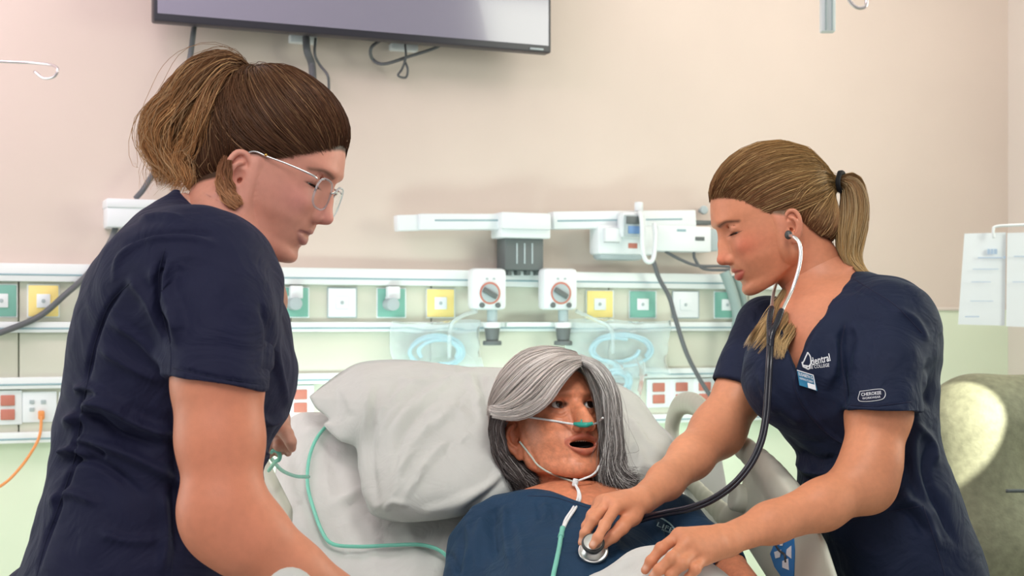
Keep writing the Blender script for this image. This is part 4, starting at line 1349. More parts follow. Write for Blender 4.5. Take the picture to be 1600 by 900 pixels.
    Vb, Fb = fb.mesh(1); parts.append((Vb, Fb, skin_cols(Vb, (.64, .36, .28), (.7, .32, .24))))
    fa = Field(np.minimum(A1, G2) - (.10, .12, .12), np.array([G2[0] + .22, 1.86, S1[2] + .05]), .0018)
    fa.add(cap(S1, A1, .042, .0485), .0); fa.add(cap(A1, (A1 + A2) / 2, .0485, .0465), .02); fa.add(cap((A1 + A2) / 2, A2, .0465, .0425), .02)
    fa.add(ell(P(330, 815, 1.585), (.030, .032, .036)), .03); fa.add(ell(P(366, 832, 1.585), (.038, .038, .040)), .03)
    fa.add(cap(P(352, 800, 1.585), P(395, 843, 1.59), .040, .0400), .03); fa.add(cap(P(395, 843, 1.59), G1, .0400, .0365), .02); fa.add(cap(G1, G2, .0365, .0250), .02)
    mc, fs, th = pose_hand(G2, G2 - G1, (0, -.3, .95), side=-1)
    for p, k in hand_prims(G2, mc, fs, th): fa.add(p, k)
    Va, Fa = fa.mesh(1); parts.append((Va, Fa, skin_cols(Va, (.70, .28, .165), (.72, .21, .115))))
    # far arm and the hand that hangs over the tube
    FS, FE, FW = P(395, 470, 1.97), P(380, 620, 2.02), P(428, 655, 2.14)
    ff = Field(np.array([FE[0] - .1, 1.88, FW[2] - .16]), np.array([FW[0] + .12, 2.24, FS[2] + .08]), .0018)
    ff.add(cap(FS, FE, .048, .040), .02); ff.add(cap(FE, FW, .038, .024), .02)
    mc = [P(444, 678, 2.12), P(434, 682, 2.13), P(423, 686, 2.14), P(412, 686, 2.15)]
    fs = [(P(449, 692, 2.11), P(451, 700, 2.11), P(450, 708, 2.12)), (P(436, 697, 2.11), P(437, 704, 2.12), P(435, 709, 2.13)), (P(423, 699, 2.12), P(422, 707, 2.13), P(421, 712, 2.14)), (P(412, 697, 2.14), P(410, 704, 2.15), P(409, 708, 2.15))]
    th = [P(438, 665, 2.10), P(448, 678, 2.085), P(454, 690, 2.08), P(456, 700, 2.085)]
    for p, k in hand_prims(FW, mc, fs, th, r=.78): ff.add(p, k)
    Vf, Ff = ff.mesh(1); parts.append((Vf, Ff, skin_cols(Vf, (.62, .33, .24), (.62, .22, .14))))
    Vm, Fm, Cm = merge(parts)
    body = np_mesh('body', Vm, Fm, M['skin_pink'], root, True, Cm)
    # ---- scrub top
    fc = Field(P(120, 1000, 1.80) - (.27, .26, .02), P(460, 300, 1.8) + (.24, .30, .05), h)
    fc.add(stack(rows_px(rows), 2.2), 0)
    sl_n = np.array([-.16, -.05, -.98])
    S0 = P(318, 425, 1.69); HM = P(338, 600, 1.605)
    fc.add(ell(P(312, 452, 1.71), (.092, .075, .080)), .05)
    fc.add(cap(S0, P(345, 500, 1.645), .074, .0665), .04)
    # the sleeve, cut at its hem
    fc.blend([cap(P(345, 490, 1.65), P(337, 625, 1.60), .0665, .0585)], (HM, sl_n), .012)
    # opening of the sleeve and of the collar
    op1 = cap(P(342, 560, 1.625), P(337, 680, 1.60), .053, .053)
    fc.cut(op1, .002)
    nO = nb @ R.T + O; nM = nm @ R.T + O
    fc.cut(cap(nO + (nM - nO) * .10, nM, .060, .075), .004)
    # dent between sleeve and chest
    Vc, Fc = fc.mesh(2)
    Nn = normals(Vc, Fc)
    Vc = Vc + Nn * (.0017 * vnoise(Vc, 30, 2) + .0009 * vnoise(Vc, 85, 4))[:, None]
    fl = [([(133, 622), (180, 640), (235, 668), (300, 685)], 9, .007), ([(118, 640), (150, 652), (190, 680), (260, 700)], 7, -.006), ([(97, 665), (125, 650), (160, 625), (205, 640)], 9, .007),
          ([(105, 695), (140, 690), (190, 705), (270, 745), (300, 770)], 9, .006), ([(88, 730), (120, 715), (165, 728), (230, 780)], 8, -.005), ([(92, 712), (112, 704), (140, 716)], 6, .006),
          ([(75, 790), (110, 770), (160, 790)], 8, .004), ([(115, 610), (140, 604), (175, 618)], 6, .005), ([(120, 690), (150, 700), (165, 715)], 5, -.004),
          ([(257, 393), (247, 440), (252, 490), (266, 540)], 6, -.009), ([(240, 410), (250, 460), (285, 520)], 8, .004), ([(262, 400), (262, 450), (280, 500), (272, 545)], 8, .006), ([(200, 430), (232, 470), (262, 530)], 8, .004),
          ([(170, 500), (220, 530), (262, 575)], 7, .0035), ([(150, 540), (200, 570), (262, 600)], 8, .003), ([(175, 445), (190, 400), (235, 375), (290, 372), (350, 384)], 5, .003), ([(190, 385), (240, 366), (300, 362), (345, 368)], 5, -.0025),
          ([(215, 345), (250, 338), (290, 342)], 5, .003), ([(200, 440), (170, 478), (152, 520), (142, 560), (136, 600)], 4, -.004), ([(136, 600), (128, 640), (120, 690), (115, 720), (92, 790), (70, 850), (58, 900)], 4, -.0035),
          ([(405, 470), (420, 510), (420, 560), (414, 590)], 6, -.0035), ([(440, 500), (430, 540), (438, 590), (450, 640)], 6, .003), ([(400, 650), (425, 660), (450, 640)], 6, .004), ([(398, 700), (415, 712), (412, 740), (402, 765)], 5, .006),
          ([(270, 640), (275, 720), (272, 800), (280, 880)], 10, -.005), ([(255, 760), (262, 830), (250, 900)], 9, .004), ([(150, 830), (200, 845), (262, 842)], 8, .003), ([(280, 586), (340, 600), (402, 612)], 2.5, -.001), ([(275, 574), (335, 588), (408, 600)], 2.0, -.0022)]
    Vc = folds(Vc, Nn, [(p, w, h_ * 1.9) for p, w, h_ in fl])
    top = np_mesh('scrub_top', Vc, Fc, M['navy'], root)
    bvh = BVHTree.FromPolygons(Vc.tolist(), Fc.tolist())
    for pts in ([(258, 388), (248, 430), (252, 480), (266, 540), (266, 586)], [(205, 440), (172, 474), (154, 518), (143, 560), (136, 600), (128, 640), (121, 690), (115, 722), (92, 790), (70, 850), (56, 905)], [(272, 690), (274, 760), (270, 830), (268, 905)], [(269, 575), (300, 582), (350, 592), (408, 600)]):
        seam(pts, bvh, root, M['thread'])
    legs(root, (-.585, 1.80), .90, .105, 1.0, M['navy'])
    build_glasses(R, O, root)
    return root, R, O, body


def legs(root, c, top, r, face, m):
    """trousers from the hips to the floor, and a pair of shoes; face: +1 looks to +x, -1 to -x"""
    x, y = c
    f = Field((x - .20, y - .26, .04), (x + .22, y + .26, top + .06), .008)
    f.add(ell((x + .05 * face, y, top - .05), (.135, .165, .12)), 0)
    for s in (-1, 1):
        f.add(cap((x + .02 * face, y + s * .09, top - .08), (x, y + s * .095, .50), r * .88, .070), .04)
        f.add(cap((x, y + s * .095, .50), (x - .02 * face, y + s * .10, .09), .070, .062), .03)
    V, F = f.mesh(2); np_mesh('trousers', V, F, m, root)
    for s in (-1, 1):
        f = Field((x - .16, y + s * .10 - .07, .0), (x + .22, y + s * .10 + .07, .13), .005)
        f.add(ell((x + .05 * face, y + s * .10, .035), (.135, .048, .036)), 0); f.add(ell((x - .02 * face, y + s * .10, .06), (.06, .042, .05)), .03)
        f.clip((0, 0, .004), (0, 0, -1))
        V, F = f.mesh(1); np_mesh('shoe', V, F, M['white_plastic'], root)


def hit(px, py, bvh):
    o = Vector((0, 0, CAMZ)); d = Vector(((px - 800) / FPX, 1, -(py - 505) / FPX)).normalized()
    loc, nor, _, _ = bvh.ray_cast(o, d)
    return loc, nor


def seam(pts, bvh, parent, m, r=.0007, name='seam', lift=.0):
    c = catmull(pts, 8); out = []
    for x, y in c:
        l, n = hit(x, y, bvh)
        if l is not None: out.append(np.array(l) + np.array(n) * lift)
    if len(out) > 3:
        out = np.array(out)
        return tube(name, out, r, m, parent, seg=5, spline=False)


def build_glasses(R, O, root):
    def L(x, y, z): return to_world(np.array([x, y, z]), R, O)
    piv = .0
    g = bpy.data.objects.new('glasses', None); g.location = tuple(L(0, .09, 0)); link(g, None); g.parent = root; g.matrix_parent_inverse = Matrix.Translation(-Vector(root.location))
    def child(o): return o
    for s in (-1, 1):
        cx = s * .033
        ring = []
        for a in np.linspace(0, 2 * PI, 41)[:-1]:
            q = np.array([abs(math.cos(a)) ** .75 * np.sign(math.cos(a)) * .0255, abs(math.sin(a)) ** .75 * np.sign(math.sin(a)) * .0195])
            ring.append((cx + q[0], .0935 - .10 * (abs(cx + q[0]) ** 2) / .07 - q[1] * .12, -.012 + q[1]))
        ring.append(ring[0])
        W = np.array([L(*p) for p in ring])
        fr = tube('lens_rim', W, .0014, M['clear'], root, seg=8, spline=False)
        bm = bmesh.new(); vs = [bm.verts.new(p) for p in W[:-1]]; c0 = bm.verts.new(W[:-1].mean(0))
        for i in range(len(vs)): bm.faces.new((vs[i], vs[(i + 1) % len(vs)], c0))
        off = R @ np.array([0, .0012, 0])
        geo = bmesh.ops.extrude_face_region(bm, geom=bm.faces[:]); bmesh.ops.translate(bm, vec=off, verts=[v for v in geo['geom'] if isinstance(v, bmesh.types.BMVert)])
        from_bm('lens', bm, M['lens'], root, True, math.radians(30))
        # temple arm from the rim to the ear
        tube('temple_arm', [L(s * .0585, .084, .002), L(s * .066, .076, .003), L(s * .0745, .045, .001), L(s * .0785, .020, -.002), L(s * .0775, .000, -.004), L(s * .074, -.014, -.018)], [.0013, .0014, .0012, .0012, .0012, .0014], M['silver_tube'], root)
    tube('nose_bridge', [L(-.0085, .0925, -.006), L(-.004, .0965, -.002), L(.004, .0965, -.002), L(.0085, .0925, -.006)], .0012, M['steel'], root)
    COL.objects.unlink(g); bpy.data.objects.remove(g)
    for q in ((.0790, .017, -.001), (.0795, -.0165, -.012)):
        bm = bmesh.new(); bmesh.ops.create_icosphere(bm, subdivisions=2, radius=.0022)
        bmesh.ops.translate(bm, vec=Vector(L(*q)), verts=bm.verts)
        from_bm('ear_stud', bm, M['gold'], root)


NL = build_nurse_left()
# ================================================================ nurse on the right, with the stethoscope
def build_nurse_right():
    r = np.random.RandomState(21)
    R, O = head_frame((1197, 337), 2.40, (-.925, -.38), math.radians(8))
    root = thing('person', 'nurse with blond ponytail and name badge listening with a stethoscope in navy scrubs', 'person', P(1400, 1400, 2.35))
    PF = [(.118, .02), (.10, .060), (.085, .076), (.065, .088), (.045, .0930), (.020, .0925), (.004, .0860), (-.02, .083), (-.045, .0865), (-.058, .0895), (-.068, .0890), (-.078, .0865), (-.090, .0830), (-.102, .0865), (-.112, .0840), (-.120, .074), (-.135, .05)]
    WD = [(.12, .05), (.08, .071), (.04, .073), (0, .071), (-.03, .070), (-.06, .063), (-.09, .051), (-.115, .041), (-.15, .04)]
    NB, NM = P(1292, 470, 2.40), P(1262, 415, 2.41)
    nb, nm = to_local(NB, R, O), to_local(NM, R, O); na = np.array([0, -.030, -.050])
    V, F, mk, info = build_head(prof=PF, width=WD, nose=dict(tip=(.1090, -.041), w=.84), mouth=dict(z=-.070, open=.0005, y=-.004, thick=.95), skull=(0, -.018, .031, .0745, .102, .082),
                                eyes=dict(open=.0012, oz=-.0078), ears=(0, -.008, -.034), earscale=.86, flare=.45, neck=[(na, nm, .050, .050, .02), (nm, nb, .050, .060, .02)], jaw=dict(cz=-.103), low=-.27)
    C = paint(mk, V=V, base=(.60, .235, .130), lip=(.44, .085, .065), cheek=(.60, .16, .095), brow=(.085, .036, .022), eye=(.48, .20, .13), ear=(.62, .24, .15))
    tab = [(.086, .068), (.066, .055), (.048, .040), (.030, .018), (.012, -.002), (-.004, -.012), (-.022, -.010), (-.040, -.040), (-.060, -.068), (-.085, -.080)]
    C = paint_scalp(C, V, tab, (.16, .085, .045), .06)
    parts = [(to_world(V, R, O), F, C)]
    for E in info['E']: eyeball('eye', E, R, O, (0, .8, -.55), (.08, .10, .10), root)
    lashes(info, R, O, root, r)
    prims = [ell((0, -.018, .031), (.0745, .102, .082)), ell((0, .030, -.025), (.067, .083, .078)), ell((0, -.060, -.03), (.055, .05, .06))]
    T = tuple(to_local(P(1314, 284, 2.40), R, O)); T = (0.0, T[1], T[2])
    n, K = 8000, 13
    Pw = pulled_hair(tab, T, n, K, r, R, O, prims, lift=.006, Cc=(0, -.02, .01))
    cols = hair_cols(n, K, (.20, .085, .040), (.42, .26, .10), r, .35, light=(.72, .48, .22), lf=.2)
    strands('hair', Pw, r.uniform(.0003, .0007, n), cols, M['hair'], root)
    def g(*q): return [P(x, y, Y) for x, y, Y in q]
    g1 = [g((1314, 284, 2.40), (1334, 284, 2.40), (1344, 320, 2.39), (1338, 365, 2.38), (1334, 402, 2.37), (1350, 428, 2.36), (1386, 448, 2.34)),
          g((1312, 292, 2.41), (1322, 305, 2.41), (1324, 340, 2.40), (1318, 378, 2.40), (1322, 404, 2.39), (1342, 426, 2.37), (1366, 440, 2.36)),
          g((1314, 286, 2.40), (1326, 296, 2.38), (1330, 330, 2.37), (1325, 370, 2.36), (1325, 402, 2.36), (1342, 424, 2.35), (1370, 440, 2.34)),
          g((1314, 280, 2.40), (1335, 282, 2.42), (1342, 315, 2.43), (1340, 360, 2.42), (1334, 395, 2.41), (1340, 420, 2.40), (1362, 436, 2.39))]
    n, K = 3200, 18
    Pw = grow_bundle(g1, n, K, [.006, .013, .016, .016, .012, .008, .003], r, wave=.003, wfreq=1.5, clump=30, jit=.22)
    Pw = trim(Pw, r, .8)
    strands('ponytail', Pw, r.uniform(.0003, .0006, n), hair_cols(n, K, (.22, .11, .045), (.58, .38, .16), r, .35, light=(.62, .48, .28), lf=.15), M['hair'], root)
    tube('hair_tie', [P(1312, 270, 2.385), P(1309, 284, 2.375), P(1312, 297, 2.385), P(1318, 297, 2.41), P(1319, 284, 2.425), P(1317, 271, 2.41), P(1312, 270, 2.385)], .0042, M['elastic'], root)
    # ---- body
    rows = [(420, 1306, 1334, 2.44, .05), (432, 1288, 1366, 2.42, .085), (447, 1262, 1390, 2.40, .11), (466, 1232, 1414, 2.38, .135), (490, 1200, 1438, 2.37, .150), (520, 1178, 1453, 2.36, .155), (560, 1166, 1459, 2.35, .155), (600, 1166, 1460, 2.34, .150),
            (640, 1186, 1460, 2.33, .145), (675, 1222, 1461, 2.33, .138), (705, 1246, 1467, 2.33, .135), (732, 1256, 1478, 2.33, .138), (760, 1252, 1490, 2.33, .145), (800, 1262, 1503, 2.33, .150), (850, 1280, 1520, 2.33, .158), (900, 1298, 1534, 2.33, .165), (1000, 1312, 1560, 2.33, .17)]
    inner = [(py, l + (26 if py > 590 else 10), rr - 26, Y, b - (.03 if py > 590 else .012)) for py, l, rr, Y, b in rows]
    fb = Field(P(1300, 1000, 2.33) - (.19, .22, .0), P(1400, 400, 2.33) + (.17, .24, .03), .004)
    fb.add(stack(rows_px(inner), 2.2), 0); fb.add(cap(NM, NB, .050, .058), .02); fb.add(cap(NB, P(1285, 520, 2.36), .06, .09), .04)
    Vb, Fb = fb.mesh(1); parts.append((Vb, Fb, skin_cols(Vb, (.62, .25, .145), (.64, .20, .11))))
    # near arm
    S1, A1 = P(1388, 525, 2.29), P(1373, 645, 2.175)
    E1 = P(1352, 752, 2.14); W1 = P(1136, 843, 2.01)
    fa = Field(P(1000, 915, 2.0) - (.03, .09, .02), P(1440, 500, 2.25) + (.02, .10, .02), .0017)
    fa.add(cap(S1, A1, .040, .0475), 0); fa.add(cap(A1, P(1362, 720, 2.15), .0475, .0420), .02); fa.add(cap(P(1362, 720, 2.15), E1, .0420, .0385), .02)
    fa.add(ell(P(1360, 762, 2.145), (.030, .032, .034)), .02)
    fa.add(cap(E1, P(1285, 789, 2.10), .0400, .0355), .03); fa.add(cap(P(1285, 789, 2.10), P(1205, 817, 2.06), .0355, .0295), .02); fa.add(cap(P(1205, 817, 2.06), W1, .0295, .0240, ((0, -.5, .85), .82)), .02)
    mc = [P(1062, 836, 1.975), P(1073, 848, 1.955), P(1086, 861, 1.955), P(1100, 872, 1.965)]
    fs = [(P(1033, 857, 1.955), P(1017, 877, 1.950), P(1008, 891, 1.950)), (P(1050, 872, 1.930), P(1030, 890, 1.930), P(1020, 901, 1.933)),
          (P(1067, 881, 1.927), P(1049, 898, 1.930), P(1040, 910, 1.935)), (P(1087, 889, 1.93), P(1076, 903, 1.935), P(1070, 914, 1.94))]
    th = [P(1106, 846, 2.025), P(1076, 856, 2.03), P(1052, 868, 2.02), P(1036, 876, 2.01)]
    fs_near = fs
    for p, k in hand_prims(W1, mc, fs, th, r=.86): fa.add(p, k)
    Va, Fa = fa.mesh(1); parts.append((Va, Fa, skin_cols(Va, (.68, .275, .145), (.70, .22, .105))))
    # far arm
    FS, FE, FW = P(1190, 540, 2.50), P(1122, 672, 2.42), P(1003, 782, 2.20)
    ff = Field(P(900, 872, 2.10) - (0, .03, .02), P(1215, 520, 2.5) + (.03, .09, .04), .0017)
    ff.add(cap(FS, P(1158, 612, 2.46), .045, .0400), .02); ff.add(cap(P(1158, 612, 2.46), FE, .0400, .0415), .03); ff.add(cap(FE, P(1080, 714, 2.34), .0425, .0345), .03)
    ff.add(cap(P(1080, 714, 2.34), P(1040, 752, 2.27), .0345, .0275), .02); ff.add(cap(P(1040, 752, 2.27), FW, .0275, .0225, ((.6, -.5, .6), .85)), .02)
    mc = [P(963, 792, 2.145), P(952, 783, 2.165), P(941, 785, 2.18), P(936, 792, 2.195)]
    fs = [(P(945, 820, 2.100), P(934, 840, 2.085), P(926, 852, 2.082)), (P(927, 812, 2.135), P(914, 833, 2.130), P(909, 848, 2.130)),
          (P(925, 805, 2.15), P(916, 822, 2.15), P(913, 838, 2.15)), (P(926, 802, 2.18), P(920, 815, 2.18), P(918, 826, 2.18))]
    th = [P(988, 806, 2.165), P(972, 824, 2.135), P(958, 838, 2.125), P(944, 850, 2.12)]
    fs_far = fs
    for p, k in hand_prims(FW, mc, fs, th, r=.86): ff.add(p, k)
    Vf, Ff = ff.mesh(1); parts.append((Vf, Ff, skin_cols(Vf, (.66, .29, .16), (.66, .22, .11))))
    Vm, Fm, Cm = merge(parts)
    for tips, dn in (([fs_near[0][2], fs_near[1][2], fs_near[2][2]], np.array([0, -.6, .8])), ([fs_far[0][2], fs_far[1][2]], np.array([-.1, -.8, .6]))):
        for tp in tips:
            q = np.asarray(tp) + dn * .0055; w = np.clip(1.6 - np.linalg.norm(Vm - q, axis=1) / .0036, 0, 1)[:, None] * .75
            Cm = Cm * (1 - w) + np.array([.80, .50, .38]) * w
    body = np_mesh('body', Vm, Fm, M['skin_tan'], root, True, Cm)
    # ---- scrub top
    h = .0026
    fc = Field(P(1150, 1000, 2.35) - (.06, .29, .0), P(1480, 410, 2.35) + (.09, .28, .02), h)
    fc.add(stack(rows_px(rows), 2.3), 0)
    fc.add(ell(P(1230, 590, 2.25), (.064, .070, .072)), .06)
    fc.add(ell(P(1388, 505, 2.28), (.068, .085, .070)), .05)
    HM = P(1376, 642, 2.17)
    fc.blend([cap(P(1392, 510, 2.255), P(1378, 660, 2.155), .070, .0590)], (HM, (-.05, -.05, -1)), .018, .02)
    fc.cut(cap(P(1375, 660, 2.160), P(1372, 740, 2.14), .0535, .0520), .002)
    # far sleeve
    HF = P(1156, 607, 2.46)
    fc.blend([cap(P(1200, 515, 2.50), P(1150, 622, 2.45), .060, .0500)], (HF, (-.35, -.25, -.9)), .015, .02)
    fc.cut(cap(P(1160, 590, 2.47), P(1140, 650, 2.44), .0450, .0450), .002)
    # V opening
    vx = [(1210, 420), (1338, 424), (1296, 475), (1262, 535), (1243, 583), (1224, 525), (1205, 475), (1195, 430)]
    sl, X, Y, Z = fc.sub(fc.lo, fc.lo + (fc.n - 1) * h)
    px = 800 + FPX * X / Y; py = 505 - FPX * (Z - CAMZ) / Y
    dv = poly_sdf(px, py, vx) * (Y / FPX)
    dv = np.maximum(dv, Y - 2.36)
    fc.v[:] = smax(fc.v, (-dv).astype(np.float32), .003)
    fc.cut(cap(NB, NM, .060, .066), .004)
    Vc, Fc = fc.mesh(2); Nn = normals(Vc, Fc)
    Vc = Vc + Nn * (.0016 * vnoise(Vc, 30, 12) + .0009 * vnoise(Vc, 85, 14))[:, None]
    fl = [([(1322, 500), (1314, 545), (1318, 600), (1322, 640)], 5, -.005), ([(1330, 505), (1345, 530), (1335, 580)], 8, .004), ([(1300, 520), (1306, 560), (1290, 610)], 8, .004),
          ([(1240, 700), (1275, 720), (1310, 715)], 6, -.006), ([(1242, 715), (1262, 735), (1300, 740)], 7, .008), ([(1255, 755), (1290, 765), (1320, 755)], 7, -.006), ([(1250, 742), (1275, 752), (1300, 750)], 5, -.005),
          ([(1440, 640), (1425, 700), (1435, 760), (1470, 830)], 9, .006), ([(1455, 680), (1445, 740), (1470, 800), (1500, 860)], 6, -.005), ([(1410, 700), (1430, 760), (1460, 800)], 9, -.005), ([(1400, 770), (1440, 800), (1470, 860)], 8, .006),
          ([(1380, 790), (1420, 800), (1450, 840)], 6, -.004), ([(1425, 660), (1455, 690), (1462, 730)], 6, .005), ([(1340, 800), (1390, 790), (1430, 760)], 8, .004), ([(1240, 560), (1243, 600), (1262, 640), (1300, 680), (1340, 705)], 3, .0022),
          ([(1195, 600), (1225, 640), (1260, 665)], 8, .003), ([(1185, 580), (1200, 620), (1215, 650)], 7, .0035), ([(1330, 450), (1370, 465), (1400, 490)], 4, -.002), ([(1395, 480), (1430, 500), (1452, 540)], 6, .003), ([(1325, 634), (1370, 634), (1422, 628)], 1.8, -.0016), ([(1452, 560), (1447, 600), (1450, 640)], 5, -.004),
          ([(1265, 445), (1230, 480)], 3, .002), ([(1300, 815), (1340, 810), (1400, 790), (1440, 780)], 2.5, .002)]
    Vc = folds(Vc, Nn, [(p, w, h_ * 1.6) for p, w, h_ in fl])
    top = np_mesh('scrub_top', Vc, Fc, M['navy_teal'], root)
    bvh = BVHTree.FromPolygons(Vc.tolist(), Fc.tolist())
    for pts in ([(1320, 508), (1314, 545), (1319, 600), (1322, 640)], [(1335, 428), (1298, 474), (1264, 535), (1244, 583), (1243, 610), (1262, 645), (1300, 683), (1345, 708)], [(1325, 633), (1372, 634), (1424, 628)], [(1275, 822), (1320, 818), (1380, 802), (1442, 790)], [(1442, 790), (1462, 850), (1478, 905)],
                [(1328, 432), (1360, 452), (1400, 478), (1440, 520)]):
        seam(pts, bvh, root, M['thread'], r=.0009)
    # the lock that falls over the far shoulder
    def on(px, py, lift, Y):
        l, nn = hit(px, py, bvh)
        return P(px, py, Y) if l is None else P(px, py, l[1] - lift)
    g2 = [[P(1266, 400, 2.47), P(1246, 440, 2.42), on(1224, 488, .03, 2.36), on(1202, 522, .012, 2.33), on(1180, 550, .008, 2.32)],
          [P(1262, 405, 2.48), P(1238, 450, 2.43), on(1214, 492, .025, 2.37), on(1192, 520, .012, 2.34), on(1168, 545, .008, 2.33)],
          [P(1270, 400, 2.46), P(1254, 450, 2.40), on(1236, 498, .02, 2.35), on(1222, 532, .014, 2.33), on(1216, 562, .010, 2.32)]]
    n, K = 3200, 14
    Pw = grow_bundle(g2, n, K, [.009, .013, .016, .015, .009], r, wave=.003, wfreq=1.4, clump=24, jit=.22)
    Pw = trim(Pw, r, .74)
    strands('hair_lock', Pw, r.uniform(.0003, .0006, n), hair_cols(n, K, (.20, .12, .06), (.62, .42, .20), r, .28, light=(.72, .52, .28), lf=.2), M['hair'], root)
    # badge, embroidery and sleeve label
    decal_text('lettering', 'dentral', (1268, 571), (1298, 564), 17, bvh, root, M['white_thread'], bold=.4)
    decal_text('lettering', 'SE COLLEGE', (1265, 576.5), (1296, 573), 7.5, bvh, root, M['white_thread'], bold=.25)
    for pts in ([(1262, 551), (1257, 562), (1254, 570), (1262, 572)], [(1262, 551), (1266, 558), (1267, 568)], [(1253, 566), (1256, 574), (1264, 572), (1268, 566)], [(1254, 572), (1263, 577), (1266, 570)]):
        seam(pts, bvh, root, M['white_thread'], r=.0011, name='embroidered_emblem', lift=.0008)
    l0 = [(1344, 612), (1379, 609), (1379, 624), (1344, 627)]
    patch('sleeve_label', [(1343.5, 612), (1379.5, 608.5), (1379.5, 624), (1344, 627.5)], bvh, root, M['thread'], .0006)
    seam(l0 + l0[:1], bvh, root, M['white_thread'], r=.0005, name='label_border', lift=.001)
    decal_text('lettering', 'CHEROKEE', (1346.5, 619.5), (1377, 616.5), 7.2, bvh, root, M['white_thread'], bold=.2, lift=.0012)
    decal_text('lettering', 'WORKWEAR', (1348, 624.8), (1376, 622), 4.6, bvh, root, M['white_thread'], bold=.1, lift=.0012)
    legs(root, (.685, 2.33), .80, .105, -1.0, M['navy_teal'])
    return root, R, O, bvh, (Vm, Fm)


def poly_sdf(px, py, poly):
    """signed distance (negative inside) to a polygon in the plane"""
    poly = np.asarray(poly, float); n = len(poly)
    d = np.full(np.broadcast(px, py).shape, 1e9); s = np.ones(d.shape)
    for i in range(n):
        a, b = poly[i], poly[i - 1]
        ex, ey = b[0] - a[0], b[1] - a[1]; wx, wy = px - a[0], py - a[1]
        t = np.clip((wx * ex + wy * ey) / (ex * ex + ey * ey + 1e-9), 0, 1)
        d = np.minimum(d, (wx - ex * t) ** 2 + (wy - ey * t) ** 2)
        c1 = py >= a[1]; c2 = py < b[1]; c3 = ex * wy > ey * wx
        s = np.where((c1 & c2 & c3) | (~c1 & ~c2 & ~c3), -s, s)
    return s * np.sqrt(d)


def patch(name, quad, bvh, parent, m, lift, n=6):
    """thin four-cornered piece of cloth lying on a surface, corners in photo pixels"""
    q = np.array(quad, float); bm = bmesh.new(); G = []
    for i in range(n + 1):
        for j in range(n + 1):
            u, v = i / n, j / n
            p = (q[0] * (1 - u) + q[1] * u) * (1 - v) + (q[3] * (1 - u) + q[2] * u) * v
            l, nn = hit(p[0], p[1], bvh)
            G.append(bm.verts.new(l + nn * lift))
    for i in range(n):
        for j in range(n): bm.faces.new((G[i * (n + 1) + j], G[(i + 1) * (n + 1) + j], G[(i + 1) * (n + 1) + j + 1], G[i * (n + 1) + j + 1]))
    o = from_bm(name, bm, m, parent)
    md = o.modifiers.new('thickness', 'SOLIDIFY'); md.thickness = .0006; md.offset = 0
    return o


def text_mesh(s, bold=0.0):
    """letters as flat faces: returns verts (n,2) scaled to width 1, faces, height ratio"""
    cu = bpy.data.curves.new('lettering', 'FONT'); cu.body = s; cu.resolution_u = 2; cu.offset = bold * .03
    o = bpy.data.objects.new('lettering_tmp', cu); COL.objects.link(o)
    dg = bpy.context.evaluated_depsgraph_get(); me = bpy.data.meshes.new_from_object(o.evaluated_get(dg))
    V = np.array([v.co[:2] for v in me.vertices]); F = [tuple(p.vertices) for p in me.polygons]
    bpy.data.objects.remove(o); bpy.data.curves.remove(cu); bpy.data.meshes.remove(me)
    V[:, 0] -= V[:, 0].min(); V /= 1.0
    return V, F


def decal_text(name, s, a, b, hpx, bvh, parent, m, bold=0.0, lift=.0009):
    """text laid on a surface: base line from pixel a to pixel b, capital height hpx"""
    V, F = text_mesh(s, bold); w = V[:, 0].max(); a = np.array(a, float); b = np.array(b, float)
    d = (b - a); L = np.linalg.norm(d); d /= L; up = np.array([d[1], -d[0]])
    Q = a + (V[:, :1] / w * L) * d + (V[:, 1:] / .72 * hpx * .72) * up
    bm = bmesh.new(); vs = []
    for q in Q:
        l, nn = hit(q[0], q[1], bvh)
        vs.append(bm.verts.new((l + nn * lift) if l is not None else (0, 0, 0)))
    for f in F:
        try: bm.faces.new([vs[i] for i in f])
        except ValueError: pass
    me = bpy.data.meshes.new(name); bm.to_mesh(me); bm.free(); me.materials.append(m)
    return link(bpy.data.objects.new(name, me), parent)


NR = build_nurse_right()
# ================================================================ bed, pillow, patient
SL = .75                                    # slope of the raised back section
BN = np.array([0, -SL, 1.0]); BN /= np.linalg.norm(BN)
BU = np.array([0, 1.0, SL]); BU /= np.linalg.norm(BU)
BA = np.array([0, 2.3, .75])
def B(px, py, off=0.0): return on_plane(px, py, BA + BN * off, BN)


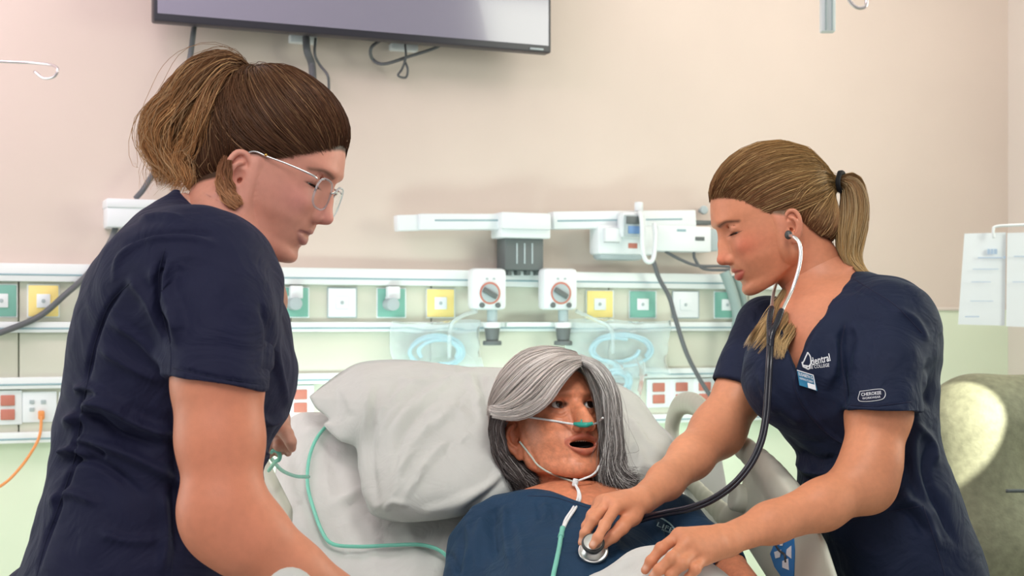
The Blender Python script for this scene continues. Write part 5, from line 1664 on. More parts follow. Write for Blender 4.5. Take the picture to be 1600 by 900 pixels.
def build_bed():
    bed = thing('hospital_bed', 'hospital bed with raised back, white sheets and beige side rails', 'bed', (0, 2.0, 0))
    M['bed_plastic'] = mat('beige bed plastic', (.55, .56, .47), rough=.4, spec=.4)
    M['bed_frame'] = mat('grey bed frame', (.40, .42, .40), rough=.4)
    # raised mattress section with its sheet
    n = 90; V = []; F = []
    x0, x1 = -.445, .435; u0, u1 = -.15, .58
    th = .13
    for i in range(n + 1):
        for j in range(n + 1):
            a, b = i / n, j / n
            # rounded slab: wrap a superellipse around the long axis
            u = u0 + (u1 - u0) * b; x1 = .445 - .175 * min(1, max(0, (u - .0) / .52)) ** .9
            x = x0 + (x1 - x0) * a
            e = min(a, 1 - a) * (x1 - x0); e2 = (1 - b) * (u1 - u0)
            d = 0
            if e < .05: d += .05 * (1 - math.sqrt(max(0, 1 - (1 - e / .05) ** 2)))
            if e2 < .05: d += .05 * (1 - math.sqrt(max(0, 1 - (1 - e2 / .05) ** 2)))
            V.append(BA + BU * u + np.array([x, 0, 0]) - BN * d)
    for i in range(n):
        for j in range(n): F.append([i * (n + 1) + j, (i + 1) * (n + 1) + j, (i + 1) * (n + 1) + j + 1, i * (n + 1) + j + 1])
    V = np.array(V); N = np.repeat(BN[None], len(V), 0)
    V = V + N * (.0022 * vnoise(V, 18, 31) + .0010 * vnoise(V, 55, 33))[:, None]
    fl = [([(505, 690), (530, 745), (550, 800), (566, 900)], 2.5, -.004), ([(500, 700), (512, 760), (520, 790), (560, 760)], 7, .006), ([(520, 790), (550, 775), (575, 760)], 6, .005), ([(470, 680), (500, 672), (540, 690)], 6, .005),
          ([(430, 690), (440, 740), (470, 800), (500, 870)], 8, .008), ([(450, 668), (462, 720), (470, 760)], 6, -.006), ([(575, 800), (585, 860), (580, 900)], 9, .004), ([(630, 815), (650, 860), (645, 900)], 10, .005), ([(420, 760), (450, 800), (490, 850)], 7, .006), ([(500, 830), (520, 810), (540, 850), (530, 890)], 8, -.004),
          ([(1000, 790), (1060, 760), (1100, 770)], 8, .005), ([(1090, 760), (1150, 830), (1200, 900)], 4, -.004)]
    V = folds(V, N, fl, side=np.ones(len(V)))
    # skirt down the sides
    Vt = list(V); m = n + 1
    rim = [i * m for i in range(m)][::-1] if False else []
    o = np_mesh('mattress_back', V, F, M['sheet'], bed)
    md = o.modifiers.new('thickness', 'SOLIDIFY'); md.thickness = th; md.offset = -1
    R = np.stack([[1, 0, 0], BU, BN], 1)
    box('back_frame', BA + BU * .22 - BN * (th + .03), (.84, .72, .05), M['bed_frame'], bed, R, .01)
    box('head_board', (0, 2.86, .86), (.84, .04, .34), M['bed_plastic'], bed, np.array(Matrix.Rotation(-.5, 3, 'X')), .02, 3)
    box('mattress_base', (0, 1.50, .64), (.88, 1.56, .15), M['sheet'], bed, None, .04, 4)
    box('bed_deck', (0, 1.55, .53), (.86, 1.8, .06), M['bed_frame'], bed, None, .01)
    box('bed_underframe', (0, 1.75, .30), (.6, 1.4, .10), M['bed_frame'], bed, None, .02)
    for sx in (-1, 1):
        for y in (1.1, 2.3):
            box('bed_leg', (sx * .27, y, .30), (.07, .09, .44), M['bed_frame'], bed, None, .01)
            disc('caster', (sx * .29, y, .06), (1, 0, 0), .06, .04, M['dark_grey'], bed, bevel=.006)
    # right side rail: beige plate with a big opening, standing along the bed
    A = np.array([.346, 2.75, 0]); Bq = np.array([.470, 2.10, 0]); d = (Bq - A); d /= np.linalg.norm(d); rn = np.array([d[1], -d[0], 0])
    if rn[1] > 0: rn = -rn
    def Q(px, py): return on_plane(px, py, A, rn)
    def rail(name, pts, r, close=False): return tube(name, [Q(*p) for p in pts], r, M['bed_plastic'], sr, seg=14)
    sr = bpy.data.objects.new('side_rail', None); sr.location = (0, 0, 0); COL.objects.link(sr); sr.parent = bed; sr.matrix_parent_inverse = Matrix.Translation(-Vector(bed.location))
    f = Field(np.array([.25, 1.98, .70]), np.array([.60, 2.96, 1.27]), .0032)
    def strip(pts, r):
        c = catmull([Q(*p) for p in pts], 5); rr = np.interp(np.linspace(0, 1, len(c)), np.linspace(0, 1, len(r)), r)
        for p in chain(c, rr, (rn, .62)): f.add(p, .006)
    strip([(1052, 700), (1050, 665), (1062, 634), (1086, 632), (1112, 655), (1150, 690), (1200, 735), (1240, 790)], [.019, .020, .021, .021, .020, .020, .026, .034])
    strip([(1052, 700), (1066, 735), (1100, 775), (1140, 812)], [.018, .015, .017, .022])
    strip([(1178, 730), (1172, 770), (1158, 800), (1140, 812)], [.020, .022, .024, .024])
    # solid lower plate
    sl, X, Y, Z = f.sub(f.lo, f.lo + (f.n - 1) * f.h)
    px = 800 + FPX * X / Y; py = 505 - FPX * (Z - CAMZ) / Y
    dv = poly_sdf(px, py, [(1186, 728), (1215, 740), (1260, 790), (1292, 850), (1310, 905), (1320, 1000), (1215, 1000), (1200, 905), (1165, 850), (1120, 812), (1150, 790)]) * (Y / FPX)
    dn = np.abs((X - A[0]) * rn[0] + (Y - A[1]) * rn[1]) - .016
    f.v[:] = smin(f.v, smax(dv, dn, .014).astype(np.float32), .012)
    V_, F_ = f.mesh(2)
    np_mesh('rail_plate', V_, F_, M['bed_plastic'], sr)
    rb = BVHTree.FromPolygons(V_.tolist(), F_.tolist())
    c = Q(1174, 778) + rn * .02
    disc('rail_knob', c, rn + np.array([0, 0, .25]), .024, .03, M['bed_plastic'], sr, bevel=.006)
    M['blue_sticker'] = mat('blue sticker', (.03, .20, .52), rough=.4)
    M['sticker_white'] = mat('white sticker print', (.78, .82, .86), rough=.5)
    prism('sticker', [Q(x, y) + rn * .0175 for x, y in [(1219, 865), (1229, 842), (1256, 834), (1258, 860), (1256, 912), (1240, 905), (1226, 885)]][::-1], -rn, .001, M['blue_sticker'], sr)
    for poly in ([(1233, 842), (1243, 838), (1240, 852), (1236, 852)], [(1227, 862), (1238, 858), (1236, 870), (1229, 872)], [(1247, 858), (1254, 852), (1254, 872), (1246, 866)], [(1240, 876), (1249, 872), (1250, 890), (1240, 886)]):
        prism('sticker_mark', [Q(x, y) + rn * .019 for x, y in poly][::-1], -rn, .0008, M['sticker_white'], sr)
    tube('sticker_mark', [Q(x, y) + rn * .0195 for x, y in [(1229, 850), (1236, 860), (1244, 866), (1246, 878)]], .0018, M['knob_black'], sr)
    # dark tube standing in for the shaded gap between mattress and right rail
    f = Field(np.array([.26, 1.7, .70]), np.array([.62, 2.75, 1.05]), .006)
    tube('gap_shade', [Q(1095, 800) - rn * .03, Q(1150, 850) - rn * .03, Q(1205, 915) - rn * .03], .004, M['dark_grey'], bed)
    # left side rail, seen from its inner side
    f = Field(np.array([-.56, 2.0, .62]), np.array([-.36, 2.62, 1.04]), .004)
    for pts, r in (([P(404, 722, 2.42), P(425, 768, 2.36), P(448, 815, 2.30), P(478, 880, 2.22)], [.010, .011, .011, .012]), ([P(404, 722, 2.42), P(398, 800, 2.36), P(402, 900, 2.25)], [.010, .014, .014])):
        c_ = catmull(pts, 5); rr = np.interp(np.linspace(0, 1, len(c_)), np.linspace(0, 1, len(r)), r)
        for p in chain(c_, rr): f.add(p, .02)
    V_, F_ = f.mesh(2); np_mesh('side_rail', V_, F_, M['bed_plastic'], bed)
    return bed


def build_pillow():
    out = np.array([(484, 620), (502, 604), (530, 583), (560, 567), (600, 562), (650, 563), (705, 570), (760, 575), (830, 575), (900, 582), (960, 598), (988, 612), (1004, 626), (1028, 660), (1054, 690), (1046, 735), (1005, 775), (960, 785), (910, 770), (850, 765), (812, 780), (780, 792), (740, 803), (690, 812), (640, 816), (604, 813), (578, 801), (570, 776), (560, 735), (556, 700), (530, 688), (506, 664), (513, 655), (495, 638)], float)
    c0 = np.array([770.0, 690.0])
    q = catmull(np.vstack([out, out[:1]]), 9)[:-1]
    nr = 70; na = len(q); V = []; H = []
    T = .085
    rs = (np.linspace(0, 1, nr)) ** .85
    pts = c0 + (q - c0)[None] * rs[:, None, None]
    d = -poly_sdf(pts[..., 0].ravel(), pts[..., 1].ravel(), q).reshape(nr, na)
    d = np.clip(d, 0, None)
    wloc = np.where(pts[..., 0] < 575, 1.0, 1.0)
    hgt = T * np.sqrt(1 - (1 - np.clip(d / 95, 0, 1)) ** 2)
    hgt = hgt * np.where(pts[..., 0] < 566, np.clip(1 - (566 - pts[..., 0]) / 60, .35, 1), 1)
    hgt = hgt * (1 - .72 * np.exp(-((pts[..., 0] - 868) / 62) ** 2 - ((pts[..., 1] - 705) / 75) ** 2))
    front = np.array([[B(pts[i, j, 0], pts[i, j, 1], .045 + hgt[i, j]) for j in range(na)] for i in range(nr)])
    back = np.array([[B(pts[i, j, 0], pts[i, j, 1], .045 - .035 * hgt[i, j] / T) for j in range(na)] for i in range(nr)])
    V = np.vstack([front.reshape(-1, 3), back.reshape(-1, 3)])
    i = np.arange(nr - 1)[:, None] * na; j = np.arange(na)[None]; j2 = (j + 1) % na
    F = np.stack([i + j, i + na + j, i + na + j2, i + j2], -1).reshape(-1, 4)
    F = F[:, ::-1] if True else F
    m = nr * na
    Fb = F[:, ::-1] + m
    rim = np.stack([(nr - 1) * na + j[0], m + (nr - 1) * na + j[0], m + (nr - 1) * na + j2[0], (nr - 1) * na + j2[0]], -1)[:, ::-1]
    F = np.vstack([F, Fb, rim])
    N = normals(V, F)
    if N[na * 10, 1] > 0: F = F[:, ::-1]; N = -N
    fr = np.zeros(len(V)); fr[:m] = 1
    V = V + N * (fr * (.0020 * vnoise(V, 16, 41) + .0010 * vnoise(V, 48, 43)))[:, None]
    fl = [([(582, 598), (574, 640), (572, 700), (574, 760), (584, 800)], 6, .007), ([(592, 600), (582, 650), (578, 720), (590, 790)], 7, -.005), ([(530, 600), (545, 625), (552, 650)], 7, .003),
          ([(600, 700), (640, 640), (700, 600), (760, 578)], 7, .005), ([(610, 770), (650, 690), (720, 630)], 8, .005), ([(600, 640), (640, 605), (700, 585)], 5, .004), ([(612, 740), (635, 670), (690, 620)], 5, -.004), ([(625, 790), (670, 720), (700, 690)], 7, .004),
          ([(620, 590), (660, 600), (720, 592)], 4, .003), ([(640, 575), (700, 585), (760, 600)], 4, .003), ([(730, 585), (745, 620), (752, 660)], 7, .004), ([(745, 580), (760, 620), (775, 660)], 6, -.005), ([(760, 590), (775, 600), (782, 640)], 6, .004),
          ([(690, 805), (750, 770), (800, 730), (812, 690)], 8, .005), ([(720, 800), (770, 765), (805, 720)], 6, -.005), ([(650, 800), (700, 790), (760, 760)], 7, .004), ([(600, 800), (612, 785), (640, 790)], 5, .005), ([(590, 700), (605, 660), (632, 625)], 4, .004),
          ([(980, 640), (1010, 690), (1040, 720)], 8, .005), ([(960, 620), (1000, 660), (1020, 700)], 6, -.004), ([(1000, 720), (1030, 740), (1045, 735)], 7, .005), ([(985, 760), (1000, 720), (990, 690)], 7, .004), ([(660, 650), (700, 640), (740, 660)], 9, .004)]
    V = folds(V, N, [(p, w, h_ * 1.5) for p, w, h_ in fl], side=fr)
    rs_ = np.random.RandomState(5); extra = []
    for k in range(26):
        x = rs_.uniform(590, 740); y = rs_.uniform(580, 760); a = rs_.uniform(.9, 1.5); L = rs_.uniform(20, 55)
        extra.append(([(x, y), (x + L * .5 * math.cos(a) + 2, y - L * .5 * math.sin(a)), (x + L * math.cos(a * .8), y - L * math.sin(a * .9))], rs_.uniform(2, 4), rs_.choice([-1, 1]) * .0028))
    V = folds(V, N, extra, side=fr)
    o = np_mesh('pillow', V, F, M['pillow'])
    tag(o, 'large white wrinkled pillow behind the grey-haired patient', 'pillow')
    return o


def build_patient():
    r = np.random.RandomState(31)
    O = P(864, 650, 2.50)
    fwd = np.array([.476, -.824, .309]); fwd /= np.linalg.norm(fwd)
    R = rot_head(fwd, (0.03, 0, 1))
    root = thing('person', 'grey-haired patient in a blue shirt lying in the bed with a nasal oxygen tube', 'person', P(900, 1000, 2.2))
    PF = [(.118, .02), (.10, .058), (.085, .074), (.065, .086), (.045, .0915), (.020, .0935), (.004, .0850), (-.02, .081), (-.045, .0840), (-.058, .0880), (-.068, .0890), (-.080, .0870), (-.092, .0850), (-.104, .0885), (-.118, .0890), (-.128, .080), (-.140, .055)]
    WD = [(.12, .05), (.08, .070), (.04, .074), (0, .074), (-.03, .075), (-.06, .070), (-.09, .062), (-.125, .050), (-.16, .04)]
    NB = P(898, 800, 2.47); nb = to_local(NB, R, O); na = np.array([0, -.035, -.060])
    # deep lines of the face
    ex = []
    for s in (-1, 1):
        c = catmull([(s * .019, .0935, -.050), (s * .028, .086, -.062), (s * .034, .079, -.078), (s * .035, .074, -.095)], 4)
        for p in chain(c, np.full(len(c), .0016)): ex.append((p, .005, 'c'))
        c = catmull([(s * .020, .079, -.014), (s * .030, .0765, -.019), (s * .042, .069, -.015)], 4)
        for p in chain(c, np.full(len(c), .0012)): ex.append((p, .004, 'c'))
        c = catmull([(s * .044, .066, .004), (s * .052, .058, .008)], 2)
        for p in chain(c, np.full(len(c), .0006)): ex.append((p, .002, 'c'))
    for z in (.040, .050):
        c = catmull([(-.035, .079, z), (0, .0915, z + .002), (.035, .079, z)], 4)
        for p in chain(c, np.full(len(c), .0006)): ex.append((p, .003, 'c'))
    V, F, mk, info = build_head(prof=PF, width=WD, nose=dict(tip=(.1150, -.040), w=1.12, hump=.002), mouth=dict(z=-.066, open=.0115, y=-.002, thick=1.0, hw=.030),
                                eyes=dict(open=.0056, oz=.0005), ears=(.002, -.006, -.038), earscale=1.22, flare=.70, neck=[(na, nb, .052, .056, .02)], jaw=dict(gx=.049, gy=.014, gz=-.078, r=.021, cz=-.112, cr=.020), extra=ex, low=-.20)
    C = paint(mk, V=V, base=(.66, .25, .135), lip=(.52, .15, .09), cheek=(.72, .25, .12), brow=(.50, .20, .10), eye=(.50, .17, .085), ear=(.68, .22, .11), blot=.10)
    tab = [(.086, .072), (.066, .050), (.045, .036), (.020, .020), (.004, .002), (-.010, .000), (-.030, -.020), (-.050, -.060), (-.085, -.080)]
    C = paint_scalp(C, V, tab, (.30, .29, .28), .06)
    Wd = to_world(V, R, O); parts = [(Wd, F, C)]
    gaze = (-.14, .97, .16)
    for E in info['E']: eyeball('eye', E, R, O, gaze, (.030, .012, .006), root)
    # upper teeth
    pm = info['pm']; f = Field((-.022, pm - .04, -.080), (.022, pm + .01, -.050), .0007)
    for k in range(-4, 5):
        x = k * .0047; y = pm - .0095 - 11 * x * x
        f.add(ell((x, y, -.0612), (.0026, .0030, .0042)), .0006)
    Vt, Ft = f.mesh(1); np_mesh('teeth', to_world(Vt, R, O), Ft, mat('teeth', (.72, .66, .58), rough=.25), root)
    # body under the shirt
    AX = -BU
    Rb = np.stack([[1, 0, 0], BU, BN], 1)
    fb = Field(np.array([-.25, 1.75, .55]), np.array([.52, 2.62, 1.08]), .005)
    chest = [cap(P(768, 838, 2.40), P(1040, 828, 2.42), .045, .045), ell(P(900, 890, 2.31), (.165, .19, .085), Rb), ell(P(915, 1010, 2.10), (.155, .20, .085), Rb)]
    for p in chest: fb.add(p, .06)
    fb.add(cap(to_world(na, R, O), NB, .050, .056), .02); fb.add(cap(NB, P(905, 850, 2.38), .056, .07), .03)
    # her left arm
    fb2 = Field(np.array([.30, 2.0, .72]), np.array([.50, 2.40, .98]), .002)
    fb2.add(cap(P(1095, 852, 2.34), P(1135, 885, 2.28), .036, .030), 0); fb2.add(cap(P(1135, 885, 2.28), P(1180, 935, 2.18), .030, .024), .01)
    d = P(1180, 935, 2.18) - P(1135, 885, 2.28); mc, fs, th = pose_hand(P(1180, 935, 2.18), d, BN, side=1)
    for p, k in hand_prims(P(1180, 935, 2.18), mc, fs, th): fb2.add(p, k)
    for f_ in (fb, fb2):
        Vb, Fb = f_.mesh(1); parts.append((Vb, Fb, skin_cols(Vb, (.60, .23, .125), (.60, .19, .09))))
    Vm, Fm, Cm = merge(parts)
    np_mesh('body', Vm, Fm, M['skin_rubber'], root, True, Cm)
    # ---- shirt
    fc = Field(np.array([-.28, 1.78, .55]), np.array([.50, 2.60, 1.10]), .0030)
    fc.add(cap(P(768, 832, 2.40), P(1040, 822, 2.42), .057, .057), 0)
    fc.add(cap(P(840, 815, 2.43), P(985, 812, 2.43), .066, .066), .03)
    fc.add(ell(P(900, 885, 2.31), (.185, .205, .100), Rb), .06); fc.add(ell(P(915, 1010, 2.10), (.17, .21, .10), Rb), .06)
    fc.add(cap(P(760, 832, 2.39), P(728, 965, 2.24), .056, .050), .035)
    fc.add(cap(P(1052, 826, 2.40), P(1108, 862, 2.32), .050, .040), .03)
    cf = P(1133, 884, 2.275); cd = unit(P(1180, 935, 2.18) - P(1108, 862, 2.32))
    fc.add(cap(P(1108, 862, 2.32), cf, .040, .036), .01)
    fc.clip(cf + cd * .012, cd, .003) if False else None
    ca = P(1122, 874, 2.298)
    fc.add(cap(ca - cd * .008, ca + cd * .012, .0405, .0395), .004)
    fc.cut(cap(cf + cd * .022, cf + cd * .10, .0315, .0315), .002)
    # neckline
    sl, X, Y, Z = fc.sub(fc.lo, fc.lo + (fc.n - 1) * fc.h)
    px = 800 + FPX * X / Y; py = 505 - FPX * (Z - CAMZ) / Y
    dv = poly_sdf(px, py, [(690, 700), (690, 850), (716, 818), (738, 791), (771, 775), (811, 768), (836, 766), (862, 770), (882, 777), (902, 784), (924, 790), (940, 783), (962, 767), (1000, 766), (1025, 780), (1060, 700)]) * (Y / FPX)
    dv = np.maximum(dv, Y - 2.50)
    fc.v[:] = smax(fc.v, (-dv).astype(np.float32), .004)
    Vc, Fc = fc.mesh(2); Nn = normals(Vc, Fc)
    Vc = Vc + Nn * (.0015 * vnoise(Vc, 30, 52) + .0007 * vnoise(Vc, 80, 54))[:, None]
    fl = [([(775, 790), (768, 830), (775, 880)], 7, -.006), ([(790, 785), (790, 830), (800, 900)], 6, .005), ([(760, 800), (745, 840), (748, 900)], 7, .004), ([(800, 800), (815, 850), (820, 900)], 8, .003), ([(725, 830), (720, 870), (712, 900)], 5, -.003), ([(730, 810), (735, 850), (728, 890)], 6, .004),
          ([(838, 782), (842, 800), (845, 820)], 3, -.002), ([(850, 782), (852, 800), (850, 815)], 3, .002), ([(862, 784), (864, 800), (868, 815)], 3, -.002), ([(824, 773), (858, 774), (880, 779), (902, 786), (924, 792), (942, 785), (962, 770)], 2.5, .0018),
          ([(985, 790), (1010, 800), (1030, 830)], 7, .004), ([(1050, 800), (1045, 830), (1060, 860)], 6, -.006), ([(940, 800), (960, 840), (970, 880)], 9, .003), ([(700, 860), (720, 900)], 5, -.003), ([(820, 815), (880, 830), (940, 822)], 9, .003)]
    Vc = folds(Vc, Nn, [(p, w, h_ * 1.4) for p, w, h_ in fl])
    np_mesh('shirt', Vc, Fc, M['blue_shirt'], root)
    bvh = BVHTree.FromPolygons(Vc.tolist(), Fc.tolist())
    tealw = mat('pale teal print', (.45, .66, .70), rough=.6)
    decal_text('lettering', 'LIFE', (1025, 822), (1052, 833), 9.5, bvh, root, tealw, bold=.1, lift=.0012)
    decal_text('lettering', 'medical', (1033, 829), (1056, 838), 5, bvh, root, tealw, bold=0, lift=.0012)
    seam([(1018, 806), (1030, 809), (1046, 818), (1058, 832)], bvh, root, tealw, r=.0014, name='printed_swoosh', lift=.0005)
    seam([(824, 775), (858, 776), (880, 781), (902, 788), (924, 794), (942, 787), (962, 772)], bvh, root, M['thread'], r=.0007)
    # ---- wig
    def g(*q): return [P(x, y, Y) for x, y, Y in q]
    left = [g((909, 566, 2.430), (892, 574, 2.398), (868, 598, 2.380), (846, 626, 2.376), (812, 645, 2.388), (768, 648, 2.42)),
            g((906, 561, 2.440), (876, 566, 2.400), (846, 590, 2.378), (818, 618, 2.382), (790, 637, 2.395), (764, 636, 2.425)),
            g((902, 557, 2.460), (868, 557, 2.422), (832, 573, 2.394), (803, 600, 2.396), (781, 626, 2.415), (766, 646, 2.445)),
            g((900, 554, 2.48), (864, 551, 2.455), (824, 562, 2.425), (795, 588, 2.425), (775, 616, 2.445), (764, 650, 2.465)),
            g((895, 553, 2.53), (854, 549, 2.51), (816, 560, 2.485), (788, 590, 2.48), (773, 630, 2.485), (770, 670, 2.49))]
    n, K = 5200, 18
    P1 = grow_bundle(left, n, K, [.005, .009, .011, .011, .010, .006], r, wave=.0015, wfreq=1.2, clump=40, jit=.25)
    P1 = trim(P1, r, .86)
    c1 = hair_cols(n, K, (.62, .56, .52), (.70, .63, .59), r, .5, light=(1.0, .95, .91), lf=.4)
    low = [g((800, 632, 2.44), (780, 655, 2.44), (776, 690, 2.445), (792, 728, 2.44), (818, 772, 2.42)), g((795, 622, 2.46), (772, 655, 2.46), (784, 700, 2.465), (796, 745, 2.45), (822, 770, 2.44)),
           g((800, 640, 2.49), (792, 690, 2.485), (812, 735, 2.46), (836, 768, 2.44)), g((805, 650, 2.51), (800, 700, 2.49), (822, 738, 2.465), (846, 762, 2.45)), g((795, 640, 2.50), (782, 690, 2.49), (802, 735, 2.475), (820, 775, 2.45))]
    n2, K2 = 2600, 14
    P2 = grow_bundle(low, n2, K2, [.008, .010, .012, .013, .010], r, wave=.007, wfreq=1.8, clump=30, jit=.3)
    P2 = trim(P2, r, .8)
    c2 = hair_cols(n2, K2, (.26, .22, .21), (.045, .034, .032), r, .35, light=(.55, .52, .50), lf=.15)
    right = [g((908, 565, 2.43), (926, 573, 2.41), (945, 600, 2.400), (954, 640, 2.400), (956, 690, 2.405), (951, 730, 2.405), (956, 768, 2.395)),
             g((908, 562, 2.45), (932, 572, 2.43), (953, 603, 2.42), (962, 650, 2.42), (961, 700, 2.42), (962, 740, 2.408), (985, 766, 2.39)),
             g((906, 558, 2.48), (936, 572, 2.47), (957, 607, 2.465), (966, 655, 2.46), (966, 705, 2.45), (975, 745, 2.43), (1006, 756, 2.41)),
             g((905, 557, 2.51), (934, 574, 2.51), (953, 612, 2.51), (962, 660, 2.50), (962, 710, 2.48), (972, 742, 2.45), (1000, 745, 2.43)),
             g((908, 564, 2.46), (918, 575, 2.445), (930, 600, 2.44), (943, 650, 2.44), (948, 710, 2.45), (952, 745, 2.44), (975, 772, 2.42))]
    n3, K3 = 3600, 18
    P3 = grow_bundle(right, n3, K3, [.005, .008, .009, .009, .010, .014, .016], r, wave=.0055, wfreq=2.0, clump=36, jit=.25)
    P3 = trim(P3, r, .82)
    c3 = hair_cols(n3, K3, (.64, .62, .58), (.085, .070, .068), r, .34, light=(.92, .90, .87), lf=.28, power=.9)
    n4 = 90
    P4 = grow_bundle(right, n4, K3, [.006, .01, .014, .018, .03, .04, .05], r, wave=.010, wfreq=1.5, clump=90, jit=.4)
    c4 = hair_cols(n4, K3, (.5, .5, .48), (.22, .2, .19), r, .3)
    wig = strands('hair', P1, r.uniform(.0003, .0007, n), c1, M['hair'], root)
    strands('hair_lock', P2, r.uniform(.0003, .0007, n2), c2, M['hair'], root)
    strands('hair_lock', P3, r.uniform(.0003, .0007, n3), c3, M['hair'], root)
    strands('flyaway_hair', P4, r.uniform(.0002, .0003, n4), c4, M['hair'], root)
    hb = BVHTree.FromPolygons(Wd.tolist(), F.tolist())
    hb2 = BVHTree.FromPolygons(Vm.tolist(), Fm.tolist())
    return root, R, O, hb2, bvh


def surf(px, py, bvh, lift=.003, Y=None):
    l, n = hit(px, py, bvh)
    if l is None: return P(px, py, Y)
    return np.array(l) + np.array([0, -1, 0]) * lift


BED = build_bed()
PIL = build_pillow()
PT = build_patient()


def build_sheet():
    """white top sheet over the legs, pulled up by the nurses"""
    nx, ny = 150, 150
    X, Y = np.meshgrid(np.linspace(-.50, .50, nx), np.linspace(.95, 2.16, ny), indexing='ij')
    Z = .775 + 0 * X
    def gm(px, py, Yc, sx, sy, base=.775, p=2):
        c = P(px, py, Yc); return (c[2] - base) * np.exp(-(np.abs((X - c[0]) / sx) ** p) - (np.abs((Y - c[1]) / sy) ** 2))
    m1 = gm(1030, 852, 2.03, .165, .13, p=2.2); m2 = gm(452, 889, 1.50, .085, .11, p=2.2)
    m3 = .08 * np.exp(-((X - .0) / .2) ** 2 - ((Y - 1.5) / .5) ** 2)
    Z = Z + np.maximum(np.maximum(m1, m2), m3)
    edge = np.maximum(np.abs(X) - .42, 0); Z = Z - edge * edge * 20
    V = np.stack([X, Y, Z], -1).reshape(-1, 3)
    V[:, 2] += .0018 * vnoise(V, 25, 61) + .0008 * vnoise(V, 70, 63)
    i = np.arange(nx - 1)[:, None] * ny; j = np.arange(ny - 1)[None]
    F = np.stack([i + j, i + ny + j, i + ny + j + 1, i + j + 1], -1).reshape(-1, 4)
    N = normals(V, F)
    fl = [([(940, 900), (975, 880), (1010, 872), (1030, 870)], 3, .007), ([(920, 895), (960, 872), (1005, 861)], 5, -.006), ([(960, 905), (990, 890), (1010, 882)], 3, -.006), ([(990, 895), (1015, 885), (1040, 886)], 5, .004), ([(1040, 895), (1070, 890), (1110, 897)], 5, .004)]
    V = folds(V, N, fl, side=np.ones(len(V)))
    o = np_mesh('bed_sheet', V, F, M['sheet'])
    md = o.modifiers.new('thickness', 'SOLIDIFY'); md.thickness = .003; md.offset = -1
    tag(o, 'white top sheet bunched up under the hand of the right nurse', 'sheet')
build_sheet()
# ================================================================ stethoscope, oxygen tubing, badge
def build_stethoscope():
    st = thing('stethoscope', 'black stethoscope with silver ear tubes held on the chest of the patient', 'stethoscope', P(928, 858, 2.12))
    tube('ear_tube', [P(1234, 368, 2.305), P(1240, 370, 2.285), P(1248, 378, 2.275), P(1251, 395, 2.27), P(1248, 420, 2.265), P(1238, 452, 2.255), P(1226, 478, 2.235), P(1219, 492, 2.22)], .0030, M['silver_tube'], st, seg=12)
    tube('ear_tube', [P(1232, 400, 2.50), P(1214, 440, 2.44), P(1208, 462, 2.36), P(1206, 480, 2.27), P(1206, 490, 2.24)], .0030, M['silver_tube'], st, seg=12)
    bm = bmesh.new(); bmesh.ops.create_icosphere(bm, subdivisions=3, radius=.0065); bmesh.ops.scale(bm, vec=(1, 1, 1.15), verts=bm.verts); bmesh.ops.translate(bm, vec=Vector(P(1232, 367, 2.312)), verts=bm.verts)
    from_bm('ear_tip', bm, M['grey_rubber'], st)
    # two short arms joining into the double tube
    f = Field(P(1190, 560, 2.2) - (.01, .06, 0), P(1235, 478, 2.2) + (.01, .06, .01), .0009)
    for pts in ([(1221, 486, 2.222), (1214, 505, 2.205), (1206, 522, 2.19), (1204, 545, 2.185)], [(1206, 482, 2.245), (1203, 500, 2.22), (1203, 520, 2.195), (1203, 545, 2.185)]):
        for p in chain(catmull([P(*q) for q in pts], 5), np.full(16, .0048)): f.add(p, .002)
    V, F = f.mesh(1); np_mesh('tube_yoke', V, F, M['black_rubber'], st)
    mainp = [(1203.5, 540, 2.185), (1202, 570, 2.165), (1200, 610, 2.15), (1197, 650, 2.14), (1189, 690, 2.13), (1172, 726, 2.12), (1145, 758, 2.115), (1110, 782, 2.12), (1075, 795, 2.13), (1040, 802, 2.15), (1000, 812, 2.175), (965, 830, 2.165), (940, 848, 2.14)]
    for dx in (-1, 1):
        pts = np.array([P(*q) for q in mainp]); T = np.gradient(pts, axis=0); T /= np.linalg.norm(T, axis=1)[:, None]
        side = np.cross(T, [0, 1, 0]); side /= np.linalg.norm(side, axis=1)[:, None]
        tube('tubing', pts + side * .0024 * dx, .0034, M['black_rubber'], st, seg=14)
    ax = unit(np.array([-.05, -.72, .69]))
    c = P(927, 861, 2.120)
    disc('diaphragm_rim', c, ax, .0225, .006, M['steel'], st, seg=48, bevel=.002)
    disc('bell_body', c + ax * .006, ax, .0195, .008, M['steel'], st, seg=48, bevel=.002, r2=.013)
    disc('stem', c + ax * .012, ax, .008, .010, M['steel'], st, seg=32)
    disc('small_bell', c + ax * .020, ax, .0172, .007, M['grey_rubber'], st, seg=48, bevel=.0025)
    disc('small_diaphragm', c + ax * .0238, ax, .0140, .001, M['steel'], st, seg=40, bevel=.0003)
    return st
build_stethoscope()


